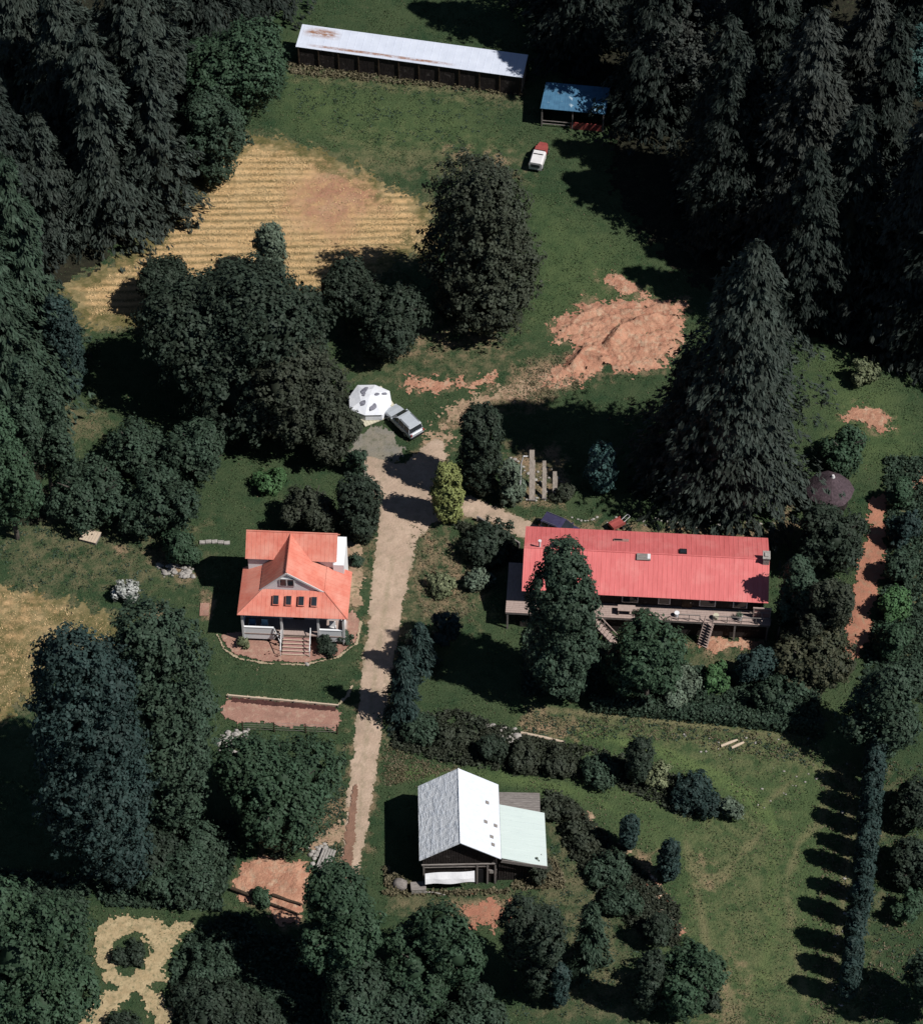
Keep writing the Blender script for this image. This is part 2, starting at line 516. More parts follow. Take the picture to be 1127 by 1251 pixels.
ROAD = [(412, 1085), (422, 990), (432, 900), (443, 810), (453, 720), (459, 660), (463, 622), (452, 596), (436, 566),
        (446, 552), (470, 560), (492, 566), (508, 553), (518, 540), (532, 534), (546, 540), (546, 562), (541, 586), (548, 602), (580, 608), (620, 626),
        (660, 642), (700, 656), (690, 670), (640, 660), (600, 640), (560, 630),
        (530, 640), (510, 660), (500, 708), (490, 760), (478, 830), (466, 900), (455, 980), (443, 1050), (436, 1085)]
ROADMID = [(424, 1085, 2), (440, 985, 2.2), (447, 900, 2.4), (459, 820, 2.6), (470, 740, 2.8), (480, 680, 2.6)]
GRAVEL = [(420, 556), (430, 538), (452, 520), (478, 526), (494, 548), (488, 576), (466, 598), (444, 590)]
STRAW = [(62, 350), (110, 330), (160, 305), (205, 268), (232, 222), (270, 185), (305, 165), (340, 168), (395, 182), (430, 200), (470, 222),
         (528, 248), (540, 300), (480, 330), (420, 360), (300, 380), (200, 400), (92, 404), (90, 372)]
STRAW_B = [(-60, 712), (20, 716), (75, 728), (150, 752), (150, 800), (70, 812), (45, 850), (10, 880), (-60, 900)]
PIT = [(672, 400), (690, 388), (708, 364), (745, 370), (775, 366), (838, 367), (836, 420), (806, 452), (770, 458), (740, 452), (712, 468), (655, 476),
       (662, 458), (690, 440), (702, 424), (676, 418)]
PIT2 = [(735, 336), (752, 333), (778, 347), (786, 357), (764, 361), (744, 350)]
STRIPR = [(486, 470), (505, 460), (560, 464), (604, 460), (602, 472), (550, 474), (510, 482)]
PATHR = [(1062, 612), (1090, 596), (1082, 640), (1080, 700), (1066, 745), (1062, 772), (1052, 806), (1026, 806), (1034, 750), (1046, 690), (1058, 648)]
PATCHR = [(1026, 508), (1048, 494), (1084, 502), (1090, 522), (1066, 528), (1040, 516)]
PATCHR2 = [(1103, 576), (1140, 570), (1140, 612), (1114, 606)]
BEDF = [(266, 776), (300, 770), (400, 770), (432, 742), (441, 758), (436, 784), (412, 802), (372, 811), (322, 809), (286, 800)]
BEDS = [(408, 654), (444, 652), (447, 700), (440, 742), (418, 745)]
TERR = [(268, 864), (284, 852), (414, 865), (416, 880), (408, 893), (290, 884), (270, 876)]
TERRD = [(282, 852), (412, 864), (411, 871), (281, 859)]
CIRC = [(285, 1080), (296, 1054), (322, 1040), (346, 1050), (378, 1050), (376, 1090), (366, 1130), (340, 1134), (322, 1112), (290, 1098)]
BARNF = [(545, 1108), (560, 1102), (620, 1100), (625, 1130), (580, 1136)]
LHF = [(836, 788), (862, 778), (934, 782), (925, 792), (870, 796)]
LOOP = [(127, 1165, 14), (136, 1136, 15), (160, 1126, 15), (188, 1134, 18), (198, 1162, 18), (186, 1192, 16), (160, 1205, 14), (136, 1192, 13), (127, 1165, 14)]
LOOP2 = [(172, 1203, 13), (135, 1222, 15), (90, 1265, 18)]
LOOP3 = [(160, 1203, 12), (188, 1218, 14), (205, 1262, 14)]
LOOP4 = [(196, 1152, 18), (220, 1134, 14)]
TWIG = [(430, 985), (418, 1030), (380, 1040), (360, 1035), (400, 1010)]

def soft(sd, w):
    return np.clip(sd / w + 0.5, 0, 1)


def uniq(a, lo, hi):
    return np.concatenate([[-900, -400, -200, -120], np.arange(lo, hi, a), [120, 200, 400, 900]])


GS = 0.22
xs = np.concatenate([[-900, -400, -200, -110, -80], np.arange(-62, 62.01, GS), [80, 110, 200, 400, 900]])
ys = np.concatenate([[-160, -130, -100], np.arange(-78, 100.01, GS), [115, 150, 220, 400, 900]])
gx, gy = np.meshgrid(xs, ys)
fx, fy = gx.ravel(), gy.ravel()
px, py = to_px(fx, np.minimum(fy, 140))
wob = (fbm(fx * 0.5, fy * 0.5, 3, 4) - 0.5) * 30
near = np.zeros(len(fx))
dry = np.zeros(len(fx))
bare = np.zeros(len(fx))
lush = np.zeros(len(fx))


def paint(arr, poly, amt, w, wf=1.0, line=False):
    sd = (sd_line if line else sd_poly)(px, py, poly) + wob * wf
    np.maximum(arr, amt * soft(sd, w), out=arr)


for z in (ROAD, PIT, PIT2, STRIPR, PATCHR, PATCHR2, CIRC, BARNF, LHF, BEDS):
    paint(bare, z, 0.62, 26, 0.6)
paint(bare, [(600, 470), (650, 440), (700, 432), (740, 455), (680, 480), (640, 500), (600, 500), (560, 530), (540, 520)], 0.72, 34)
for tr in ([(648, 866, 4), (720, 872, 5), (800, 880, 5), (880, 890, 4), (960, 900, 4)],
           [(930, 985, 5), (960, 960, 4), (990, 930, 4), (1012, 960, 4), (1005, 1000, 4), (975, 1030, 5), (960, 1080, 5), (968, 1150, 4), (985, 1220, 4)],
           [(848, 1060, 10), (868, 1080, 12), (900, 1050, 6), (935, 1010, 5)],
           [(845, 905, 5), (880, 912, 6), (920, 905, 5)],
           [(838, 1030, 5), (850, 1080, 5), (862, 1150, 6), (885, 1200, 8), (900, 1251, 10)],
           [(1020, 940, 6), (1040, 960, 6), (1030, 1100, 5), (1010, 1220, 6)],
           [(700, 1000, 5), (745, 1035, 6), (775, 1075, 7)]):
    paint(dry, tr, 0.95, 12, 0.35, True)
paint(bare, [(500, 640), (560, 650), (585, 700), (580, 745), (530, 760), (500, 740)], 0.42, 40)
paint(bare, [(360, 1000), (425, 960), (420, 1060), (380, 1055)], 0.55, 26)
paint(bare, [(520, 395), (620, 395), (610, 430), (540, 440), (470, 435)], 0.36, 40)
paint(bare, [(640, 870), (700, 880), (705, 905), (640, 900)], 0.6, 18)
paint(bare, [(540, 176), (620, 190), (630, 215), (560, 210)], 0.5, 26)
paint(bare, [(620, 540), (690, 545), (690, 620), (625, 615)], 0.55, 22)
paint(bare, [(770, 1030), (800, 1040), (800, 1075), (830, 1140), (805, 1150), (780, 1080)], 0.62, 16, 0.6)
paint(bare, [(690, 990), (720, 1000), (740, 1030), (700, 1010)], 0.5, 16, 0.6)
paint(bare, [(850, 1180), (905, 1150), (915, 1251), (850, 1251)], 0.36, 40)
paint(bare, [(850, 1040), (880, 1060), (880, 1100), (850, 1090)], 0.42, 30)
paint(bare, [(180, 660), (235, 690), (230, 705), (190, 700)], 0.55, 16)
paint(bare, [(140, 668), (160, 672), (150, 682)], 0.7, 10, 0.3)
paint(bare, [(180, 735), (205, 745), (195, 760), (170, 750)], 0.7, 14, 0.4)
paint(bare, [(245, 720), (262, 725), (262, 760), (246, 760)], 0.6, 10, 0.3)
paint(bare, [(640, 635), (940, 640), (960, 610), (980, 640), (960, 670), (640, 665)], 0.55, 24)
for zz in (STRAW, STRAW_B):
    paint(dry, zz, 0.75, 50)
paint(dry, [(360, 80), (640, 112), (640, 130), (360, 100)], 0.55, 24)
paint(dry, [(400, 160), (640, 180), (640, 220), (430, 220)], 0.5, 60)
paint(dry, [(480, 600), (520, 660), (600, 680), (590, 760), (470, 800), (440, 1000), (400, 1060), (440, 800), (450, 650)], 0.42, 50)
paint(dry, [(640, 860), (1000, 880), (1020, 960), (900, 960), (780, 910), (640, 900)], 0.42, 60)
paint(dry, [(830, 1000), (960, 980), (1000, 1251), (820, 1251), (850, 1100)], 0.40, 80)
paint(lush, [(640, 870), (1040, 880), (1030, 1251), (840, 1251), (800, 1060), (700, 980)], 0.46, 80)
paint(dry, [(0, 600), (250, 640), (250, 720), (0, 740)], 0.40, 60)
paint(dry, [(660, 980), (760, 1040), (800, 1251), (650, 1251)], 0.42, 60)
paint(dry, [(480, 1090), (620, 1095), (620, 1110), (480, 1110)], 0.6, 24)
paint(dry, [(60, 480), (130, 500), (140, 540), (70, 540)], 0.55, 26)
paint(dry, [(1085, 570), (1140, 560), (1140, 860), (1090, 800)], 0.45, 40)
paint(dry, [(1030, 940), (1090, 940), (1060, 1251), (1000, 1251)], 0.42, 40)
paint(dry, [(420, 380), (640, 400), (620, 470), (420, 460)], 0.45, 60)
paint(dry, [(840, 770), (950, 780), (1000, 860), (840, 840)], 0.45, 40)
paint(lush, [(700, 892, 8), (800, 916, 11), (880, 952, 14), (930, 985, 15), (950, 1020, 10)], 1.0, 14, 0.3, True)
paint(lush, [(500, 945, 8), (600, 948, 10), (700, 965, 10), (770, 1000, 8)], 0.8, 18, 0.4, True)
paint(lush, [(940, 1040, 12), (945, 1120, 14), (930, 1200, 16)], 0.8, 26, 0.5, True)
paint(lush, [(960, 960), (1010, 980), (1030, 1100), (990, 1150), (960, 1080)], 0.5, 60)
paint(lush, [(350, 90), (560, 120), (620, 180), (450, 200), (350, 160)], 0.45, 60)
paint(lush, [(650, 240), (760, 300), (800, 370), (640, 400)], 0.4, 60)
paint(lush, [(1000, 420), (1100, 480), (1127, 560), (1020, 570)], 0.5, 50)

nx, ny = len(xs), len(ys)
idx = np.arange(nx * ny).reshape(ny, nx)
faces = np.stack([idx[:-1, :-1], idx[:-1, 1:], idx[1:, 1:], idx[1:, :-1]], -1).reshape(-1, 4)
gz = hgt(fx, fy)
tag(np_mesh('ground', np.stack([fx, fy, gz], 1), faces, M['grass'], attrs={'dry': dry, 'bare': bare, 'lush': lush}, smooth=True), kind='structure')

LEVEL = [0.012]


def patch(name, zones, material, rag=8.0, step=0.16, relief=None, lift=None, attrs=None, nsc=1.1):
    """a sheet of other ground lying on the grass: zones are polygons or ('line', pts)"""
    allp = [(q[0], q[1]) for z in zones for q in (z[1] if z[0] == 'line' else z)]
    w = np.array([P(a, b)[:2] for a, b in allp])
    x0, y0 = w.min(0) - 2.5
    x1, y1 = w.max(0) + 2.5
    X, Y = np.meshgrid(np.arange(x0, x1, step), np.arange(y0, y1, step))
    jr = np.random.default_rng(len(name) + int(abs(x0) * 10))
    X = X + (jr.random(X.shape) - .5) * step * 0.75
    Y = Y + (jr.random(X.shape) - .5) * step * 0.75
    a, b = to_px(X, Y)
    sd = np.full(X.shape, -1e9)
    for z in zones:
        sd = np.maximum(sd, sd_line(a, b, z[1]) if z[0] == 'line' else sd_poly(a, b, z))
    s2 = sd + (fbm(X * nsc, Y * nsc, 11, 3) - 0.5) * 2 * rag + (vnoise(X * 4, Y * 4, 31) - 0.5) * rag * 0.8 + (vnoise(X * 9, Y * 9, 33) - 0.5) * rag * 0.8
    keep = s2 > 0
    LEVEL[0] += 0.004
    Z = hgt(X, Y) + (lift or LEVEL[0])
    if relief is not None:
        Z = Z + relief(X, Y, np.clip(sd / 14.0, 0, 1))
    n_ = X.shape
    ii = np.arange(X.size).reshape(n_)
    k4 = keep[:-1, :-1] & keep[:-1, 1:] & keep[1:, 1:] & keep[1:, :-1]
    fs = np.stack([ii[:-1, :-1], ii[:-1, 1:], ii[1:, 1:], ii[1:, :-1]], -1)[k4]
    used, inv = np.unique(fs.ravel(), return_inverse=True)
    co = np.stack([X.ravel(), Y.ravel(), Z.ravel()], 1)[used]
    at = {}
    if attrs:
        aa, bb = a.ravel()[used], b.ravel()[used]
        at = {k: fn(aa, bb, co) for k, fn in attrs.items()}
    return tag(np_mesh(name, co, inv.reshape(-1, 4), material, attrs=at, smooth=True), kind='structure')


def pit_relief(X, Y, e):
    wx = X + 2.2 * fbm(X * 0.4, Y * 0.4, 45, 3)
    r = np.abs(fbm(wx * 0.30 + 3, Y * 0.75, 41, 4) - 0.5) * 2
    g = 1 - np.abs(fbm(wx * 0.9 + Y * 0.5, Y * 1.1 - X * 0.4, 47, 3) - 0.5) * 4
    f = fbm(X * 2.1, Y * 2.1, 43, 3)
    a_, b_ = to_px(X, Y)
    ln = sd_line(a_, b_ + 6 * fbm(X * .5, Y * .5, 49, 3), [(745, 424, 5), (760, 410, 7), (778, 402, 8), (802, 396, 6)])
    ln2 = sd_line(a_, b_ + 8 * fbm(X * .5, Y * .5, 48, 3), [(700, 452, 6), (712, 440, 9), (735, 446, 6)])
    sweep = np.sin((Y * 1.0 - 0.35 * X + 1.6 * fbm(X * 0.25, Y * 0.25, 44, 3)) * 3.2)
    return e * (0.45 * r + 0.22 * f - 0.15 * np.clip(g, 0, 1) ** 3 + 0.07 * sweep + 0.9 * soft(ln, 9) + 0.7 * soft(ln2, 12))


def small_relief(X, Y, e):
    return e * (0.14 * fbm(X * 0.9, Y * 0.9, 51, 4))


patch('straw_field', [STRAW], M['straw'], 16, 0.11, relief=lambda X, Y, e: e * (0.03 * np.sin((Y + 0.12 * X) * 6.2 + 5 * fbm(X * 0.25, Y * 0.25, 77, 3)) * fbm(X * .2, Y * .3, 78, 2) + 0.10 * fbm(X * 1.2, Y * 1.2, 79, 3)),
      attrs={'pink': lambda a, b, c: 1.0 * soft(sd_poly(a, b, [(355, 240), (385, 200), (450, 200), (462, 250), (410, 292), (365, 284)]) +
                                                (fbm(c[:, 0] * .5, c[:, 1] * .5, 7, 3) - .5) * 40, 40),
             'green': lambda a, b, c: 0.85 * soft(18 - sd_poly(a, b, STRAW) + (fbm(c[:, 0] * .3, c[:, 1] * .3, 9, 4) - .5) * 60, 34)})
patch('straw_field', [STRAW_B], M['straw'], 26, 0.12, relief=small_relief,
      attrs={'pink': lambda a, b, c: a * 0 + 0.25,
             'green': lambda a, b, c: 0.45 + 0.5 * soft(a - 75, 60) + 0.2 * soft(b - 800, 40)})
patch('dirt_road', [ROAD], M['road'], 3.6, 0.09, relief=lambda X, Y, e: e * 0.05 * fbm(X * 0.8, Y * 0.8, 61, 3),
      attrs={'middle': lambda a, b, c: np.maximum(0.75 * soft(sd_line(a, b, ROADMID), 4), 0.9 * soft(2.5 - sd_poly(a, b, ROAD) + (fbm(c[:, 0], c[:, 1], 66, 3) - .5) * 8, 5))})
patch('worn_soil', [('line', [(530, 540, 16), (546, 516, 15), (575, 494, 12), (620, 480, 12), (665, 466, 14), (700, 452, 10)])], M['garden'], 22, 0.09, nsc=0.8)
patch('gravel_yard', [GRAVEL], M['gravel'], 10, 0.10)
patch('bare_earth', [PIT], M['redsoil'], 16, 0.11, relief=pit_relief)
patch('bare_earth', [PIT2], M['redsoil'], 7, 0.16, relief=small_relief)
patch('bare_earth', [STRIPR], M['redsoil'], 15, 0.10, relief=small_relief)
patch('bare_earth', [PATCHR], M['redsoil'], 13, 0.10, relief=small_relief)
patch('bare_earth', [PATCHR2], M['redsoil'], 13, 0.10, relief=small_relief)
patch('bare_earth', [CIRC], M['redsoil'], 8, 0.11, relief=lambda X, Y, e: e * 0.35 * fbm(X * 0.7, Y * 0.7, 53, 4))
patch('bare_earth', [BARNF], M['strip'], 18, 0.11)
patch('bare_earth', [LHF], M['redsoil'], 9, 0.16)
patch('bare_earth', [[(766, 1060), (795, 1064), (812, 1092), (834, 1140), (822, 1150), (800, 1112), (782, 1086)]], M['redsoil'], 9, 0.10)
patch('bare_earth', [[(696, 992), (716, 996), (742, 1028), (770, 1040), (768, 1050), (738, 1046)]], M['garden'], 12, 0.10)
patch('forest_floor', [[(640, -60), (1200, -60), (1200, 470), (1060, 445), (985, 415), (940, 400), (850, 350), (800, 310), (745, 235), (742, 140), (655, 80)]], M['floor'], 16, 0.3)  # dark sheets beneath both woods, shade painted into the ground colour
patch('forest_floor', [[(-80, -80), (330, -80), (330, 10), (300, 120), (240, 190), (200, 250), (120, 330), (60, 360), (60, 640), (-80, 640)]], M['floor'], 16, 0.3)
patch('path', [PATHR], M['strip'], 8, 0.10, relief=small_relief)
patch('path', [('line', LOOP), ('line', LOOP2), ('line', LOOP3), ('line', LOOP4)], M['looppath'], 11, 0.11)
patch('garden_soil', [BEDF], M['bed'], 2.5, 0.12)
patch('garden_soil', [BEDS], M['garden'], 8, 0.10)
patch('terrace_soil', [TERR], M['bed'], 5, 0.10)
patch('mulch_strip', [TERRD], M['mulch'], 1.5, 0.1)
patch('edging_soil', [('line', [(278, 850, 2), (340, 855, 2), (412, 862.5, 2), (424, 852, 3), (430, 838, 2)])], M['paling'], 1.5, 0.1)
patch('edging_soil', [('line', [(266, 776, 2), (274, 794, 2), (292, 805, 2), (325, 811, 2), (372, 812.5, 2), (412, 804, 2), (436, 786, 2), (441, 760, 2)])],
      M['paling'], 1.2, 0.1)
patch('worn_soil', [TWIG], M['garden'], 12, 0.14)
patch('wheel_track', [('line', [(423, 1075, 7), (429, 1010, 6), (434, 962, 2.5)])], M['track'], 3, 0.09)


# ------------------------------------------------------------------ leaves
def rot_basis(nrm, rng):
    a = rng.normal(size=nrm.shape)
    t = np.cross(nrm, a)
    t /= np.linalg.norm(t, axis=1, keepdims=True) + 1e-9
    return t, np.cross(nrm, t)


def leaf_quads(c, t, b, ln, wd):
    """diamond leaves: centre, long axis, short axis"""
    ln, wd = ln[:, None], wd[:, None]
    v = np.stack([c - t * ln * 0.5, c + b * wd * 0.5 + t * ln * 0.05, c + t * ln * 0.5, c - b * wd * 0.5 + t * ln * 0.05], 1).reshape(-1, 3)
    f = np.arange(len(v)).reshape(-1, 4)
    return v, f


def unit(n, rng):
    v = rng.normal(size=(n, 3))
    return v / np.linalg.norm(v, axis=1, keepdims=True)


def blob(c, r, rng, seg=10, ring=7, jit=0.12):
    th = np.linspace(0, np.pi, ring + 1)
    ph = np.linspace(0, 2 * np.pi, seg, endpoint=False)
    T, PH = np.meshgrid(th, ph, indexing='ij')
    k = 1 + (rng.random(T.shape) - 0.5) * 2 * jit
    k[0], k[-1] = 1, 1
    v = np.stack([np.sin(T) * np.cos(PH) * r[0] * k, np.sin(T) * np.sin(PH) * r[1] * k, np.cos(T) * r[2] * k], -1).reshape(-1, 3) + c
    f = []
    for i in range(ring):
        for j in range(seg):
            f.append((i * seg + j, (i + 1) * seg + j, (i + 1) * seg + (j + 1) % seg, i * seg + (j + 1) % seg))
    return v, np.array(f)


def crown_lobes(r, b, kind, rng):
    n = {'oak': int(8 + 2.2 * r), 'col': int(6 + 3.2 * b / max(r, .3)), 'shrub': int(5 + 2.4 * r)}[kind]
    n = min(n, 26)
    cs, rs = [], []
    for k in range(n):
        if kind == 'col':
            z = -0.82 + 1.66 * (k + rng.uniform(0.2, 0.8)) / n
            rad = (1 - abs(z) ** 3.0) ** 0.5
            a = k * 2.4 + rng.uniform(-.5, .5)
            q = rng.uniform(0.10, 0.36) * rad
            cs.append((q * r * np.cos(a), q * r * np.sin(a), z * b))
            lr = rng.uniform(0.60, 0.74) * r * max(rad, 0.42)
            rs.append((lr, lr, min(lr * 1.25, b * 0.42)))
        else:
            d = unit(1, rng)[0]
            q = rng.uniform(0.30, 0.70)
            cs.append((d[0] * q * r, d[1] * q * r, d[2] * q * b))
            lr = rng.uniform(0.26, 0.50)
            rs.append((lr * r, lr * r, lr * (0.5 * r + 0.5 * b)))
    return np.array(cs), np.array(rs)


def foliage(r, b, kind, rng, dens=1.0, leaf=1.0):
    """leafy crown centred on 0"""
    cs, rs = crown_lobes(r, b, kind, rng)
    V, Fc, T = [], [], []
    off = 0
    lsz = (0.155 + 0.010 * r) * leaf
    cr = 0.26 + 0.050 * r
    for c, q in zip(cs, rs):
        area = 4 * np.pi * ((q[0] * q[1]) ** 1.6 / 3 + 2 * (q[0] * q[2]) ** 1.6 / 3) ** (1 / 1.6)
        n = max(6, int(area / (0.55 * cr * cr * 2.2) * dens * rng.uniform(0.55, 1.25)))
        d = unit(n, rng)
        rad_ = np.where(rng.random((n, 1)) < 0.12, rng.uniform(1.05, 1.28, (n, 1)), rng.uniform(0.74, 1.06, (n, 1)))
        p = c + d * q * rad_
        ins = np.zeros(n, bool)
        for c2, q2 in zip(cs, rs):
            if c2 is c:
                continue
            ins |= (((p - c2) / q2) ** 2).sum(1) < 0.66
        p, d = p[~ins], d[~ins]
        if not len(p):
            continue
        m = 19
        ct = np.clip(rng.random(len(p)) * 0.7 + rng.uniform(-0.1, 0.4), 0, 1)
        pc = np.repeat(p, m, 0)
        dc = np.repeat(d, m, 0)
        o = unit(len(pc), rng) * (rng.random((len(pc), 1)) ** 0.5) * cr
        nr = dc * 0.55 + o / cr * 0.7 + unit(len(pc), rng) * 0.45 + np.array([0, 0, 0.3])
        nr /= np.linalg.norm(nr, axis=1, keepdims=True)
        t, bb = rot_basis(nr, rng)
        sz = lsz * rng.uniform(0.55, 1.6, len(pc))
        v, f = leaf_quads(pc + o, t, bb, sz * 1.5, sz)
        V.append(v)
        Fc.append(f + off)
        off += len(v)
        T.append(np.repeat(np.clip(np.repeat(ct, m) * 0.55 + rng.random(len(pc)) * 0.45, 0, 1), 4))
        v, f = blob(c, q * 0.52, rng)  # dark core added inside each lobe to block light through the crown
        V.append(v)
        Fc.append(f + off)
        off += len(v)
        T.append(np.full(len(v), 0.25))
    return np.concatenate(V), np.concatenate(Fc), np.concatenate(T)


def fir_foliage(H, Rr, rng, dens=1.0, power=0.85, leaf=1.0):
    """drooping conifer, base at 0"""
    nb = int(H * 8.5 * dens * max(1.0, Rr / 4.0))
    t = rng.random(nb) ** 1.15
    z = H * (0.05 + 0.95 * t)
    az = rng.uniform(0, 2 * np.pi, nb)
    sd0 = int(rng.integers(1000))
    Ln = Rr * (1 - t) ** power * rng.uniform(0.55, 1.12, nb) * (0.52 + 0.95 * vnoise(az * 1.1 + 3, z * 0.34, sd0)) + 0.3
    k = 11
    u = rng.uniform(0.22, 1.0, (nb, k)) ** 0.7
    ca, sa = np.cos(az)[:, None], np.sin(az)[:, None]
    side = rng.normal(size=(nb, k)) * 0.13 * Ln[:, None] * (1.1 - 0.5 * u)
    X = ca * Ln[:, None] * u - sa * side
    Y = sa * Ln[:, None] * u + ca * side
    Z = z[:, None] + (0.10 * u - 0.34 * u * u) * Ln[:, None] - rng.random((nb, k)) * 0.25
    Pc = np.stack([X, Y, Z], -1).reshape(-1, 3)
    m = 7
    Pc = np.repeat(Pc, m, 0)
    out = np.repeat(np.stack([np.broadcast_to(ca, u.shape), np.broadcast_to(sa, u.shape), np.zeros_like(u)], -1).reshape(-1, 3), m, 0)
    n = len(Pc)
    lsz = (0.36 + 0.010 * H) * leaf
    ax = out * rng.uniform(0.2, 0.8, (n, 1)) + np.array([0, 0, -1.0]) * rng.uniform(0.3, 1.1, (n, 1)) + unit(n, rng) * 0.38
    ax /= np.linalg.norm(ax, axis=1, keepdims=True)
    nr = out + np.array([0, 0, 0.7]) + unit(n, rng) * 0.6
    bb = np.cross(ax, nr)
    bb /= np.linalg.norm(bb, axis=1, keepdims=True) + 1e-9
    ln = lsz * rng.uniform(0.6, 1.4, n)
    v, f = leaf_quads(Pc + unit(n, rng) * rng.random((n, 1)) * 0.42, ax, bb, ln, ln * rng.uniform(0.20, 0.40, n))
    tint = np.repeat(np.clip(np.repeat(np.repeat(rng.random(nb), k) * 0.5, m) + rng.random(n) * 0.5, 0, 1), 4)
    # dark ragged cone added inside the crown to block light through it
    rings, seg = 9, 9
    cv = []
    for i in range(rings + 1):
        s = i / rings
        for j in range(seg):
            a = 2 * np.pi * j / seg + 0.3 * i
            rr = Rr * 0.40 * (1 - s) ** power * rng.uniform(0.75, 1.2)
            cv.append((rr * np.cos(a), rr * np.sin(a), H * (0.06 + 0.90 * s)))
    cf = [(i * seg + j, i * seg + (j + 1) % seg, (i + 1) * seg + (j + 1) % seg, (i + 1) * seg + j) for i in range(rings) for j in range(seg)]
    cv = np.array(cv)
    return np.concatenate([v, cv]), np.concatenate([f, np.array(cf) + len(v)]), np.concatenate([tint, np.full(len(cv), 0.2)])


def trunk_mb(h, r, rng, limbs=5, spread=2.0, bend=0.15):
    mb = MB()
    pts = [Vector((0, 0, -0.3))]
    for i in range(1, 5):
        pts.append(Vector((rng.uniform(-bend, bend) * i * 0.5, rng.uniform(-bend, bend) * i * 0.5, h * i / 4)))
    for i in range(4):
        mb.tube(pts[i], pts[i + 1], r * (1 - 0.2 * i), r * (1 - 0.2 * (i + 1)), 8)
    for k in range(limbs):
        a = rng.uniform(0, 6.28)
        s = pts[2].lerp(pts[4], rng.uniform(0, 0.8))
        e = s + Vector((math.cos(a) * spread * rng.uniform(.5, 1), math.sin(a) * spread * rng.uniform(.5, 1), spread * rng.uniform(.3, .9)))
        mb.tube(s, e, r * 0.42, r * 0.12, 6)
    return mb


